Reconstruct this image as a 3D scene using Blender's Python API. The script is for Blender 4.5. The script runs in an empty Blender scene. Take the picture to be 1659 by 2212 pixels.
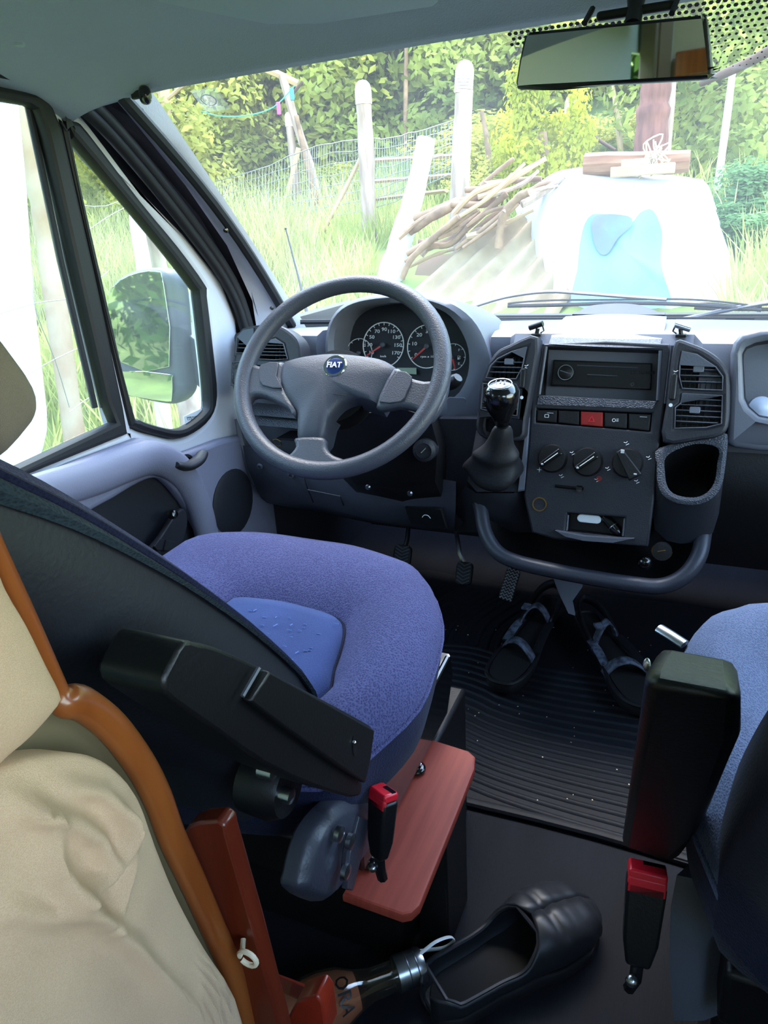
import bpy, bmesh, math, random
from mathutils import Vector, Matrix, noise
random.seed(7)
S = bpy.context.scene
COL = S.collection
# ---------------------------------------------------------------- camera
cam_data = bpy.data.cameras.new('camera')
cam = bpy.data.objects.new('camera', cam_data); COL.objects.link(cam)
cam.matrix_world = Matrix([[.917789,-.100175,.384225,.16],[.39302,.367027,-.843105,-1.13],[-.056563,.9248,.376224,.97],[0,0,0,1]])
cam_data.sensor_fit = 'VERTICAL'; cam_data.sensor_height = 24.0
cam_data.lens = 24.0 * 1550.0 / 2212.0
cam_data.clip_start = 0.02; cam_data.clip_end = 200
S.camera = cam
# ---------------------------------------------------------------- world, sun, exposure
world = bpy.data.worlds.new('world'); S.world = world; world.use_nodes = True
wn = world.node_tree.nodes; wl = world.node_tree.links; wn.clear()
sky = wn.new('ShaderNodeTexSky'); sky.sky_type = 'NISHITA'; sky.sun_disc = False
sky.sun_elevation = math.radians(62); sky.sun_rotation = math.radians(-25)
sky.air_density = 1.6; sky.dust_density = 1.0; sky.ozone_density = 1.0
bg = wn.new('ShaderNodeBackground'); bg.inputs['Strength'].default_value = 2.2
wo = wn.new('ShaderNodeOutputWorld'); wl.new(sky.outputs[0], bg.inputs['Color']); wl.new(bg.outputs[0], wo.inputs['Surface'])
sun_d = bpy.data.lights.new('sun', 'SUN'); sun_d.energy = 3.8; sun_d.angle = math.radians(26); sun_d.color = (1.0, .95, .86)
sun = bpy.data.objects.new('sun', sun_d); COL.objects.link(sun)
sun.rotation_euler = (math.radians(-20), 0, math.radians(25))      # high hazy sun ahead of the van and to the left
S.view_settings.view_transform = 'Standard'; S.view_settings.look = 'None'
S.view_settings.gamma = 1.0; S.view_settings.use_curve_mapping = False
S.view_settings.exposure = -0.2
# ---------------------------------------------------------------- materials
def lin(c):
    return tuple(((x / 255.0) / 12.92 if x <= 10 else ((x / 255.0 + .055) / 1.055) ** 2.4) for x in c)
def mat(name, rgb, rough=.5, metal=0., bump=0., scale=60., var=0., vscale=4., rgb2=None, spec=.5, stretch=None, kind='noise', coat=0.):
    m = bpy.data.materials.new(name); m.use_nodes = True
    n = m.node_tree.nodes; l = m.node_tree.links; b = n['Principled BSDF']
    c = lin(rgb); b.inputs['Base Color'].default_value = (*c, 1)
    b.inputs['Roughness'].default_value = rough; b.inputs['Metallic'].default_value = metal
    b.inputs['Specular IOR Level'].default_value = spec
    if coat: b.inputs['Coat Weight'].default_value = coat; b.inputs['Coat Roughness'].default_value = .12
    tc = n.new('ShaderNodeTexCoord'); mp = n.new('ShaderNodeMapping'); l.new(tc.outputs['Object'], mp.inputs[0])
    if stretch: mp.inputs['Scale'].default_value = stretch
    if var or rgb2:
        t = n.new('ShaderNodeTexNoise'); t.inputs['Scale'].default_value = vscale; t.inputs['Detail'].default_value = 5
        l.new(mp.outputs[0], t.inputs['Vector'])
        r = n.new('ShaderNodeValToRGB'); r.color_ramp.elements[0].position = .35; r.color_ramp.elements[1].position = .68
        c2 = lin(rgb2) if rgb2 else tuple(x * (1 - var) for x in c)
        r.color_ramp.elements[0].color = (*c, 1); r.color_ramp.elements[1].color = (*c2, 1)
        l.new(t.outputs['Fac'], r.inputs[0]); l.new(r.outputs[0], b.inputs['Base Color'])
    if bump:
        if kind == 'voronoi':
            t = n.new('ShaderNodeTexVoronoi'); o = t.outputs['Distance']
        elif kind == 'wave':
            t = n.new('ShaderNodeTexWave'); t.inputs['Distortion'].default_value = 1.2; o = t.outputs['Fac']
        else:
            t = n.new('ShaderNodeTexNoise'); t.inputs['Detail'].default_value = 3; o = t.outputs['Fac']
        t.inputs['Scale'].default_value = scale; l.new(mp.outputs[0], t.inputs['Vector'])
        bp = n.new('ShaderNodeBump'); bp.inputs['Strength'].default_value = bump; bp.inputs['Distance'].default_value = .002
        l.new(o, bp.inputs['Height']); l.new(bp.outputs[0], b.inputs['Normal'])
    return m
def fabric(name, rgb, rgb2, scale=420., bump=.5, stain=0.):
    """woven cloth: crossed waves for colour and relief"""
    m = bpy.data.materials.new(name); m.use_nodes = True
    n = m.node_tree.nodes; l = m.node_tree.links; b = n['Principled BSDF']
    b.inputs['Roughness'].default_value = .95; b.inputs['Specular IOR Level'].default_value = .15
    b.inputs['Sheen Weight'].default_value = .06; b.inputs['Sheen Roughness'].default_value = .5
    tc = n.new('ShaderNodeTexCoord'); v = n.new('ShaderNodeTexVoronoi'); v.inputs['Scale'].default_value = scale
    mp = n.new('ShaderNodeMapping'); mp.inputs['Scale'].default_value = (1, .6, 1); mp.inputs['Rotation'].default_value = (0, 0, .5)
    l.new(tc.outputs['Object'], mp.inputs[0]); l.new(mp.outputs[0], v.inputs['Vector'])
    r = n.new('ShaderNodeValToRGB'); r.color_ramp.elements[0].position = .15; r.color_ramp.elements[1].position = .6
    r.color_ramp.elements[0].color = (*lin(rgb), 1); r.color_ramp.elements[1].color = (*lin(rgb2), 1)
    l.new(v.outputs['Distance'], r.inputs[0])
    t = n.new('ShaderNodeTexNoise'); t.inputs['Scale'].default_value = 9; t.inputs['Detail'].default_value = 4; l.new(tc.outputs['Object'], t.inputs['Vector'])
    mx = n.new('ShaderNodeMixRGB'); mx.blend_type = 'MULTIPLY'; mx.inputs[0].default_value = .35 + stain
    l.new(r.outputs[0], mx.inputs[1]); l.new(t.outputs['Fac'], mx.inputs[2]); 
    br = n.new('ShaderNodeBrightContrast'); br.inputs['Bright'].default_value = .0
    l.new(mx.outputs[0], br.inputs[0]); l.new(br.outputs[0], b.inputs['Base Color'])
    bp = n.new('ShaderNodeBump'); bp.inputs['Strength'].default_value = bump; bp.inputs['Distance'].default_value = .002
    l.new(v.outputs['Distance'], bp.inputs['Height']); l.new(bp.outputs[0], b.inputs['Normal'])
    return m
def wood(name, rgb, rgb2, rough=.35, grain=(3, 60, 60), coat=.3):
    return mat(name, rgb, rough, rgb2=rgb2, vscale=1.0, stretch=grain, bump=.08, scale=1.5, coat=coat)
def foliage(name, dark, light, scale=1.1, trans=.5):
    m = bpy.data.materials.new(name); m.use_nodes = True
    n = m.node_tree.nodes; l = m.node_tree.links; n.clear()
    out = n.new('ShaderNodeOutputMaterial'); d = n.new('ShaderNodeBsdfDiffuse'); t = n.new('ShaderNodeBsdfTranslucent'); mx = n.new('ShaderNodeMixShader')
    geo = n.new('ShaderNodeNewGeometry'); nt = n.new('ShaderNodeTexNoise'); nt.inputs['Scale'].default_value = scale; nt.inputs['Detail'].default_value = 6
    l.new(geo.outputs['Position'], nt.inputs['Vector'])
    r = n.new('ShaderNodeValToRGB'); r.color_ramp.elements[0].position = .38; r.color_ramp.elements[1].position = .62
    r.color_ramp.elements[0].color = (*lin(dark), 1); r.color_ramp.elements[1].color = (*lin(light), 1)
    l.new(nt.outputs['Fac'], r.inputs[0]); l.new(r.outputs[0], d.inputs[0]); l.new(r.outputs[0], t.inputs[0])
    mx.inputs[0].default_value = trans; l.new(d.outputs[0], mx.inputs[1]); l.new(t.outputs[0], mx.inputs[2]); l.new(mx.outputs[0], out.inputs[0])
    return m
def glass(name, tint=(255, 255, 255), dust=.05, refl=.06, rough=.02):
    """thin pane: see-through sheet with a weak mirror reflection and a film of dust"""
    m = bpy.data.materials.new(name); m.use_nodes = True
    n = m.node_tree.nodes; l = m.node_tree.links; n.clear()
    out = n.new('ShaderNodeOutputMaterial'); tr = n.new('ShaderNodeBsdfTransparent'); g = n.new('ShaderNodeBsdfGlossy')
    tr.inputs[0].default_value = (*lin(tint), 1); g.inputs['Roughness'].default_value = rough
    a = n.new('ShaderNodeMixShader'); a.inputs[0].default_value = refl
    l.new(tr.outputs[0], a.inputs[1]); l.new(g.outputs[0], a.inputs[2])
    if dust:
        t = n.new('ShaderNodeBsdfTranslucent'); t.inputs[0].default_value = (.9, .92, .9, 1)
        nt = n.new('ShaderNodeTexNoise'); nt.inputs['Scale'].default_value = 3.; nt.inputs['Detail'].default_value = 6
        tc = n.new('ShaderNodeTexCoord'); l.new(tc.outputs['Object'], nt.inputs['Vector'])
        mm = n.new('ShaderNodeMath'); mm.operation = 'MULTIPLY'; mm.inputs[1].default_value = dust * 2; l.new(nt.outputs['Fac'], mm.inputs[0])
        b = n.new('ShaderNodeMixShader'); l.new(mm.outputs[0], b.inputs[0]); l.new(a.outputs[0], b.inputs[1]); l.new(t.outputs[0], b.inputs[2])
        l.new(b.outputs[0], out.inputs[0])
    else: l.new(a.outputs[0], out.inputs[0])
    return m
def plain(name, rgb, emit=0.):
    m = mat(name, rgb, .6)
    if emit:
        b = m.node_tree.nodes['Principled BSDF']; b.inputs['Emission Color'].default_value = (*lin(rgb), 1); b.inputs['Emission Strength'].default_value = emit
    return m
MT = dict(
 dash=mat('grey_dash_plastic', (104, 107, 118), .36, bump=.12, scale=500), dash_dark=mat('dark_dash_plastic', (38, 39, 46), .5, bump=.25, scale=500),
 ribbed=mat('ribbed_dash_plastic', (66, 69, 78), .38, bump=.7, scale=620, kind='voronoi', stretch=(.5, 1, 1)),
 black=mat('black_plastic', (15, 15, 17), .42, bump=.15, scale=300), gloss_black=mat('gloss_black', (12, 12, 13), .12, coat=.6),
 rubber=mat('black_rubber', (24, 24, 28), .55, bump=.2, scale=200), seal=mat('window_rubber', (20, 20, 24), .6),
 matrub=mat('floor_mat_rubber', (24, 26, 34), .6, spec=.3, bump=.25, scale=160, var=.3, vscale=9), vinyl=mat('floor_vinyl', (22, 24, 32), .8, bump=.5, scale=260, var=.35, vscale=14, stretch=(1, .25, 1), spec=.25),
 wheel=mat('wheel_rubber', (64, 67, 77), .42, bump=.35, scale=420), pad=mat('wheel_pad', (56, 60, 72), .5, bump=.3, scale=520),
 metal_white=mat('door_metal', (212, 212, 220), .38), tread=mat('worn_tread', (150, 152, 158), .6), cover=mat('cover_plastic', (54, 56, 66), .4, bump=.2, scale=300), pillar=mat('pillar_plastic', (206, 204, 214), .5, bump=.3, scale=420),
 door=mat('door_plastic', (128, 128, 148), .48, bump=.3, scale=420), headliner=mat('headliner_cloth', (152, 160, 170), .95, bump=.4, scale=350, spec=.1),
 visor=mat('visor_vinyl', (152, 164, 170), .8, bump=.25, scale=400, spec=.2),
 bolster=fabric('seat_bolster_cloth', (56, 56, 100), (82, 83, 124), 480, .6), insert=fabric('seat_insert_cloth', (60, 74, 122), (72, 86, 136), 900, .25, .15),
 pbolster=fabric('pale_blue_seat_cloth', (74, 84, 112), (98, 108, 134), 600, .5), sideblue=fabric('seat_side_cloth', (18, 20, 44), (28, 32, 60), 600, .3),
 backdark=mat('seat_back_vinyl', (24, 27, 36), .6, bump=.25, scale=260), backtop=fabric('seat_back_cloth', (30, 42, 52), (48, 62, 72), 500, .5),
 beige=fabric('beige_cotton', (224, 184, 146), (238, 202, 168), 2200, .25), headrest=fabric('headrest_cloth', (132, 120, 104), (150, 138, 120), 2000, .4),
 orange=wood('orange_wood', (156, 88, 40), (134, 68, 28), .3, (40, 40, 2.5)), mahog=wood('mahogany', (110, 40, 22), (84, 26, 14), .32, (50, 50, 3)),
 board=wood('red_mahogany_board', (162, 66, 48), (136, 46, 34), .6, (90, 5, 5), .0), redwood=wood('red_stained_wood', (156, 48, 28), (120, 34, 18), .35, (6, 40, 40)),
 steel=mat('steel', (190, 194, 200), .28, 1.), chrome=mat('chrome', (225, 228, 232), .12, 1.), whitepaint=mat('white_print', (235, 238, 240), .5), 
 red=mat('red_plastic', (214, 30, 46), .35), hazard=mat('hazard_red', (140, 30, 26), .4), needle=mat('needle_red', (225, 44, 48), .4), blueb=mat('badge_blue', (24, 44, 96), .25, coat=.5), lcd=mat('lcd', (150, 168, 150), .4), dial=mat('dial_face', (34, 36, 46), .6),
 mirror=mat('mirror_silver', (235, 238, 240), .02, 1.), brass=mat('brass_ring', (190, 150, 80), .3, 1.), cream=mat('cream_hook', (230, 214, 184), .4),
 bark=mat('red_brown_bark', (172, 112, 96), .95, bump=1., scale=9, var=.45, vscale=5, stretch=(3, 3, .7)), tan_bark=mat('peeling_tan_bark', (190, 142, 104), .9, bump=.8, scale=8, rgb2=(226, 200, 170), vscale=3),
 post=mat('grey_post_wood', (192, 168, 150), .9, bump=.8, scale=10, rgb2=(150, 124, 108), vscale=4, stretch=(4, 4, .6)), postwhite=mat('white_post', (240, 236, 230), .8, bump=.4, scale=20, var=.15, vscale=6), capw=mat('white_cap', (245, 245, 242), .5),
 log=mat('log_bark', (168, 134, 104), .95, bump=1., scale=14, rgb2=(120, 92, 72), vscale=7), beam=mat('rough_beam_wood', (128, 84, 60), .95, bump=1., scale=12, rgb2=(168, 126, 98), vscale=6, stretch=(.4, 3, 3)), block=mat('pale_block_wood', (178, 150, 116), .85, rgb2=(198, 168, 130), vscale=5),
 sheet=mat('tan_corrugated', (206, 182, 142), .8, rgb2=(164, 136, 100), vscale=3), tarp=mat('white_tarp', (206, 210, 214), .55, bump=.3, scale=5), tarpshade=mat('tarp_blue_shade', (156, 200, 216), .5, rgb2=(140, 188, 210), vscale=2), tarpdark=mat('lilac_tarp', (136, 138, 172), .6, rgb2=(138, 164, 192), vscale=4),  # pale blue tone colours in the shade on the lower tarp front
 soil=mat('brown_soil', (130, 106, 84), 1., rgb2=(96, 110, 62), vscale=1.3, bump=1., scale=6), wire=mat('galvanised_wire', (200, 204, 206), .4, .8), netting=mat('white_netting', (240, 243, 246), .8),
 rail=mat('brown_rail', (122, 92, 76), .9, var=.3, vscale=6), string=mat('hemp_string', (200, 186, 164), .95), sandal=mat('sandal_black', (20, 21, 26), .6, bump=.3, scale=180), strap=mat('sandal_strap_print', (40, 44, 58), .7, rgb2=(120, 130, 150), vscale=70), clog=mat('black_clog_rubber', (32, 34, 40), .45, bump=.08, scale=60),
 lining=mat('clog_lining', (16, 16, 18), .9), yellow=mat('yellow_cloth', (190, 176, 40), .8), clear=glass('clear_plastic', (235, 225, 215), .06, .14, .08), liquid=mat('amber_bottle', (196, 132, 104), .15, coat=.5), grey=mat('grey_trim', (80, 84, 94), .45, bump=.2, scale=300),
 windscreen=glass('windscreen_glass', (248, 251, 248), .026, .05), sideglass=glass('side_glass', (246, 250, 247), .035, .05), roomwall=mat('room_cream', (196, 186, 150), .7), roomgreen=mat('room_greenish_white', (186, 202, 192), .6), roompost=mat('room_post', (110, 98, 72), .6),
 hedge=foliage('hedge_leaf', (92, 108, 50), (182, 190, 96), 1.0), hedge2=foliage('yellow_hedge_leaf', (136, 140, 62), (214, 210, 106), 1.2), dark=foliage('dark_leaf', (40, 66, 28), (104, 140, 62), .8), lime=foliage('lime_leaf', (164, 168, 48), (206, 206, 74), 2.), grass=foliage('grass_blade', (146, 158, 82), (212, 210, 142), 1.4, .45), ivy=foliage('ivy_leaf', (84, 124, 76), (140, 172, 112), 1.6), drygrass=foliage('dry_grass', (160, 152, 108), (196, 188, 150), 2., .3))
def albedo(m, f):
    for nd in m.node_tree.nodes:
        if nd.type == 'VALTORGB':
            for e in nd.color_ramp.elements: e.color = (*(c * f for c in e.color[:3]), 1)
        elif nd.type == 'BSDF_PRINCIPLED': nd.inputs['Base Color'].default_value = (*(c * f for c in nd.inputs['Base Color'].default_value[:3]), 1)
for k in ('sheet', 'soil', 'bark', 'tan_bark', 'rail', 'tarpshade', 'tarpdark', 'wire'): albedo(MT[k], .62)
# ---------------------------------------------------------------- mesh building
class G:
    def __init__(self): self.v = []; self.f = []
    def add(self, vs, fs):
        o = len(self.v); self.v += [Vector(p) for p in vs]; self.f += [[i + o for i in f] for f in fs]; return self
    def rings(self, rs, closed=True, cap0=True, cap1=True):
        n = len(rs[0]); vs = [p for r in rs for p in r]; fs = []
        for i in range(len(rs) - 1):
            for j in range(n if closed else n - 1):
                k = (j + 1) % n; fs.append([i * n + j, i * n + k, (i + 1) * n + k, (i + 1) * n + j])
        if closed and cap0: fs.append(list(range(n))[::-1])
        if closed and cap1: fs.append([(len(rs) - 1) * n + j for j in range(n)])
        return self.add(vs, fs)
    def box(self, lo, hi, M=None):
        x0, y0, z0 = lo; x1, y1, z1 = hi
        vs = [Vector(p) for p in ((x0,y0,z0),(x1,y0,z0),(x1,y1,z0),(x0,y1,z0),(x0,y0,z1),(x1,y0,z1),(x1,y1,z1),(x0,y1,z1))]
        if M: vs = [M @ p for p in vs]
        return self.add(vs, [[3,2,1,0],[4,5,6,7],[0,1,5,4],[1,2,6,5],[2,3,7,6],[3,0,4,7]])
    def tube(self, path, r, n=8, closed=False, flat=1.0, up=None, cap=True):
        P = [Vector(p) for p in path]; m = len(P); rs = []; u = None
        R = r if isinstance(r, (list, tuple)) else [r] * m
        for i, p in enumerate(P):
            t = (P[(i + 1) % m] - P[i - 1]) if closed or 0 < i < m - 1 else (P[1] - P[0] if i == 0 else P[-1] - P[-2])
            t = t.normalized() if t.length > 1e-9 else Vector((0, 0, 1))
            if up: u = Vector(up)
            elif u is None: u = Vector((0, 0, 1)) if abs(t.z) < .9 else Vector((1, 0, 0))
            u = u - t * u.dot(t); u = u.normalized() if u.length > 1e-6 else t.orthogonal().normalized(); w = t.cross(u)
            rs.append([p + u * (math.sin(a) * R[i] * flat) + w * (math.cos(a) * R[i]) for a in (2 * math.pi * k / n for k in range(n))])
        if closed: rs.append(rs[0]); return self.rings(rs, True, False, False)
        return self.rings(rs, True, cap, cap)
    def lathe(self, prof, o, axis, n=20, cap=True):
        a = Vector(axis).normalized(); u = a.orthogonal().normalized(); w = a.cross(u); o = Vector(o)
        return self.rings([[o + a * h + (u * math.cos(2 * math.pi * k / n) + w * math.sin(2 * math.pi * k / n)) * r for k in range(n)] for r, h in prof], True, cap, cap)
    def prism(self, pts, d, inset=0.):
        """outline of 3-D points pushed along d, with an optional bevelled front edge"""
        P = [Vector(p) for p in pts]; d = Vector(d); c = sum(P, Vector()) / len(P); rs = [P]
        if inset:
            L = d.length; e = d * max(0, 1 - inset / L)
            rs.append([p + e for p in P]); rs.append([p + d + (c - p).normalized() * inset for p in P])
        else: rs.append([p + d for p in P])
        return self.rings(rs)
    def grid(self, f, nu, nv):
        vs = [f(i / nu, j / nv) for j in range(nv + 1) for i in range(nu + 1)]
        return self.add(vs, [[j * (nu + 1) + i, j * (nu + 1) + i + 1, (j + 1) * (nu + 1) + i + 1, (j + 1) * (nu + 1) + i] for j in range(nv) for i in range(nu)])
    def ball(self, c, r, n=10, m=7, sq=1.0, M=None):
        c = Vector(c); r = Vector(r) if not isinstance(r, (int, float)) else Vector((r, r, r)); vs = []
        e = lambda x: math.copysign(abs(x) ** sq, x)
        for j in range(m + 1):
            b = -math.pi / 2 + math.pi * j / m
            for i in range(n):
                a = 2 * math.pi * i / n; p = Vector((r.x * e(math.cos(b)) * e(math.cos(a)), r.y * e(math.cos(b)) * e(math.sin(a)), r.z * e(math.sin(b))))
                vs.append(c + (M @ p if M else p))
        return self.add(vs, [[j * n + i, j * n + (i + 1) % n, (j + 1) * n + (i + 1) % n, (j + 1) * n + i] for j in range(m) for i in range(n)])
    def xf(self, M): self.v = [M @ p for p in self.v]; return self
def spline(pts, k=4, closed=False):
    P = [Vector(p) for p in pts]; n = len(P); out = []
    for i in range(n if closed else n - 1):
        a, b, c, d = (P[(i + q) % n] if closed else P[min(max(i + q, 0), n - 1)] for q in (-1, 0, 1, 2))
        for s in range(k):
            t = s / k; out.append(.5 * (2 * b + (c - a) * t + (2 * a - 5 * b + 4 * c - d) * t * t + (3 * b - a - 3 * c + d) * t ** 3))
    if not closed: out.append(P[-1])
    return out
def offset2(p2, d):
    """move a closed 2-D outline inwards by d"""
    P = [Vector((p[0], p[1])) for p in p2]; n = len(P); ar = sum(P[i].x * P[(i + 1) % n].y - P[(i + 1) % n].x * P[i].y for i in range(n)); s = 1 if ar > 0 else -1; out = []
    for i in range(n):
        t = (P[(i + 1) % n] - P[i - 1]); t = t.normalized() if t.length else Vector((1, 0)); out.append(P[i] + Vector((-t.y, t.x)) * d * s)
    return out
def on(pl, pts, h=0.):
    o, r, u = (Vector(x) for x in pl); k = r.cross(u); return [o + r * p[0] + u * p[1] + k * h for p in pts]
def plate(pl, outlines, thick, bevel=.002, h=0., res=1):
    """flat plate with holes: plane (origin, right, up), 2-D outlines, thickness towards the viewer side"""
    cu = bpy.data.curves.new('p', 'CURVE'); cu.dimensions = '2D'; cu.fill_mode = 'BOTH'; cu.extrude = max(thick / 2 - bevel, 1e-5); cu.bevel_depth = bevel; cu.bevel_resolution = res; cu.offset = -bevel
    for o in outlines:
        sp = cu.splines.new('POLY'); sp.points.add(len(o) - 1); sp.use_cyclic_u = True
        for i, p in enumerate(o): sp.points[i].co = (p[0], p[1], 0, 1)
    ob = bpy.data.objects.new('p', cu); me = ob.to_mesh(); g = G(); o, r, u = (Vector(x) for x in pl); k = r.cross(u)
    g.add([o + r * v.co.x + u * v.co.y + k * (h + thick / 2 + v.co.z) for v in me.vertices], [list(p.vertices) for p in me.polygons])
    ob.to_mesh_clear(); bpy.data.objects.remove(ob); bpy.data.curves.remove(cu); return g
def text(pl, s, size, depth=.0004, at=(0, 0), rot=0., align='CENTER', sx=1., mirror=False):
    cu = bpy.data.curves.new('t', 'FONT'); cu.body = s; cu.size = size; cu.extrude = depth / 2; cu.align_x = align; cu.align_y = 'CENTER'; cu.resolution_u = 2; cu.offset = size * .012
    ob = bpy.data.objects.new('t', cu); me = ob.to_mesh(); g = G(); o, r, u = (Vector(x) for x in pl); k = r.cross(u); c, q = math.cos(rot), math.sin(rot); mm = -1 if mirror else 1
    g.add([o + r * (at[0] + mm * (v.co.x * sx * c - v.co.y * q)) + u * (at[1] + v.co.x * sx * q + v.co.y * c) + k * (v.co.z + depth / 2) for v in me.vertices], [list(p.vertices) for p in me.polygons])
    ob.to_mesh_clear(); bpy.data.objects.remove(ob); bpy.data.curves.remove(cu); return g
def smooth2(p2, k=3): return [(p.x, p.y) for p in spline([(p[0], p[1], 0) for p in p2], k, True)]
def rrect(w, h, r, n=4, c=(0, 0)):
    out = []
    for sx, sy, a0 in ((1, 1, 0), (-1, 1, 90), (-1, -1, 180), (1, -1, 270)):
        for i in range(n + 1):
            a = math.radians(a0 + 90 * i / n); out.append((c[0] + sx * (w / 2 - r) + r * math.cos(a), c[1] + sy * (h / 2 - r) + r * math.sin(a)))
    return out
def circ(r, n=24, c=(0, 0), sy=1.): return [(c[0] + r * math.cos(2 * math.pi * i / n), c[1] + sy * r * math.sin(2 * math.pi * i / n)) for i in range(n)]
def root_of(p):
    while p.parent: p = p.parent
    return p
def obj(name, g, m, parent=None, smooth=40, bev=0., sub=0, loc=None, label=None, cat=None, group=None, kind=None, mats=None):
    """link one mesh object; its origin is its thing's base"""
    o3 = Vector(loc) if loc else (root_of(parent).location.copy() if parent else (sum(g.v, Vector()) / len(g.v)))
    if not loc and not parent: o3.z = min(p.z for p in g.v)
    me = bpy.data.meshes.new(name); me.from_pydata([p - o3 for p in g.v], [], g.f); me.update()
    bm = bmesh.new(); bm.from_mesh(me); bmesh.ops.recalc_face_normals(bm, faces=bm.faces); bm.to_mesh(me); bm.free()
    if smooth:
        me.polygons.foreach_set('use_smooth', [True] * len(me.polygons)); me.set_sharp_from_angle(angle=math.radians(smooth))
    me.materials.append(MT[m] if isinstance(m, str) else m)
    o = bpy.data.objects.new(name, me); COL.objects.link(o)
    if parent: o.parent = parent
    else: o.location = o3
    if bev:
        b = o.modifiers.new('b', 'BEVEL'); b.width = bev; b.segments = 2; b.limit_method = 'ANGLE'; b.angle_limit = math.radians(35)
    if sub:
        b = o.modifiers.new('s', 'SUBSURF'); b.levels = sub; b.render_levels = sub
    tag(o, label, cat, group, kind); return o
def tag(o, label=None, cat=None, group=None, kind=None):
    for k, v in (('label', label), ('category', cat), ('group', group), ('kind', kind)):
        if v: o[k] = v
    return o
def thing(name, label, cat, loc, group=None, kind=None):
    o = bpy.data.objects.new(name, None); COL.objects.link(o); o.location = loc; o.empty_display_size = .05
    return tag(o, label, cat, group, kind)
def struct(name, g, m, parent=None, **k): return obj(name, g, m, parent, kind=None if parent else 'structure', **k)
def copy_tree(o, parent=None):
    c = o.copy(); COL.objects.link(c); c.parent = parent
    for ch in o.children: copy_tree(ch, c)
    return c
def cw(p2):
    n = len(p2); return sum(p2[i][0] * p2[(i + 1) % n][1] - p2[(i + 1) % n][0] * p2[i][1] for i in range(n))
def polar(p2, c, n=64):
    """resample a closed outline by angle about c"""
    res = []; m = len(p2)
    for k in range(n):
        a = 2 * math.pi * k / n; d = (math.cos(a), math.sin(a)); best = 0
        for i in range(m):
            x0, y0 = p2[i][0] - c[0], p2[i][1] - c[1]; x1, y1 = p2[(i + 1) % m][0] - c[0], p2[(i + 1) % m][1] - c[1]
            ex, ey = x1 - x0, y1 - y0; den = d[0] * ey - d[1] * ex
            if abs(den) < 1e-12: continue
            t = (x0 * ey - y0 * ex) / den; s = (x0 * d[1] - y0 * d[0]) / den
            if -1e-9 <= s <= 1 + 1e-9 and t > best: best = t
        res.append((c[0] + d[0] * best, c[1] + d[1] * best))
    return res
# ---------------------------------------------------------------- cab shell
def wb(x): return Vector((x, .66 - .23 * (x / .75) ** 2, .722 + .028 * (x / .75) ** 2))     # windscreen base
def wh(x): return Vector((x, .13 - .19 * (x / .74) ** 2, 1.238 - .045 * (x / .74) ** 2))     # windscreen header
def WS(x, v): 
    p = wb(x).lerp(wh(x * .985), v); return p + Vector((0, .04, .04)) * math.sin(math.pi * v) * .5
fl = G().box((-.86, -3.6, -.05), (.92, .95, 0)); struct('floor', fl, 'vinyl', smooth=0, bev=.001)
struct('wall_front', G().box((-.86, .93, 0), (.92, .97, .70)), 'black', smooth=0)
# windscreen
w1 = struct('window_1', G().grid(lambda a, b: WS(-.76 + 1.56 * a, b), 26, 14), 'windscreen', label='wide dusty windscreen above the dashboard')
for sgn, nm in ((-1, 'left'), (1, 'right')):
    obj('edge_seal', G().tube([WS(.76 * sgn, t / 12) + Vector((0, -.006, -.006)) for t in range(13)], .011, 8), 'seal', w1)
obj('base_seal', G().tube([wb(-.74 + 1.5 * i / 24) + Vector((0, -.012, .004)) for i in range(25)], .006, 6), 'seal', w1)
fr = G()
for j in range(15):
    for i in range(96):
        x = -.16 + .0092 * (i + .5 * (j % 2)); v = .997 - .0125 * j; r = .0040 - .00021 * j
        edge = min(1, max(0, (x + .16) / .16)); lim = 4 + 11 * edge
        if abs(x - .09) > .25: lim = lim * .8
        if j > lim: continue
        c = WS(x, v) + Vector((0, -.002, -.002)); e = (WS(x, v + .01) - WS(x, v)).normalized()
        fr.add([c + Vector((math.cos(a), 0, 0)) * r + e * math.sin(a) * r for a in (k * math.pi / 3 for k in range(6))], [[0, 1, 2, 3, 4, 5]])
obj('dotted_sunband', fr, plain('black_frit', (14, 16, 14)), w1, kind='stuff', smooth=0)
# ceiling
def ceil(u, v):
    x = -.83 + 1.75 * u; h = wh(max(-.78, min(.78, x))); ys = [0, .006, .03, .05, .10, .22, .45, .9, 1.15]; zs = [-.004, -.012, -.010, .004, .028, .045, .06, .075, .08]
    k = v * (len(ys) - 1); i = min(int(k), len(ys) - 2); t = k - i
    y = h.y + .01 - (ys[i] + (ys[i + 1] - ys[i]) * t); z = h.z + zs[i] + (zs[i + 1] - zs[i]) * t
    s = max(0, (abs(x + .0) - .66) / .17); z -= .04 * min(1, s) ** 2 * min(1, v * 3)
    return Vector((x, y, z))
cl = struct('ceiling', G().grid(ceil, 36, 32), 'headliner', label='grey green cloth headliner over the cab')
for x, y, z in [(-.649,-.35,1.197)]: obj('screw', G().lathe([(.0001, -.004), (.006, -.003), (.006, 0), (.0001, .001)], (x, y, z), (0, 0, 1), 10), 'visor', cl)
struct('ceiling', G().box((-.9, -2.7, 1.9), (.95, -1.0, 1.94)).box((-.9, -3.64, 1.9), (.95, -3.3, 1.94)).box((-.9, -3.3, 1.9), (-.3, -2.1, 1.94)).box((.3, -3.3, 1.9), (.95, -2.1, 1.94)).box((-.9, -1.12, 1.36), (.95, -1.08, 1.92)), 'roomgreen', smooth=0, label='rear roof panel with an opening added to light the rear')  # roof opening added to brighten the unseen rear shown in the mirror
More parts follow.
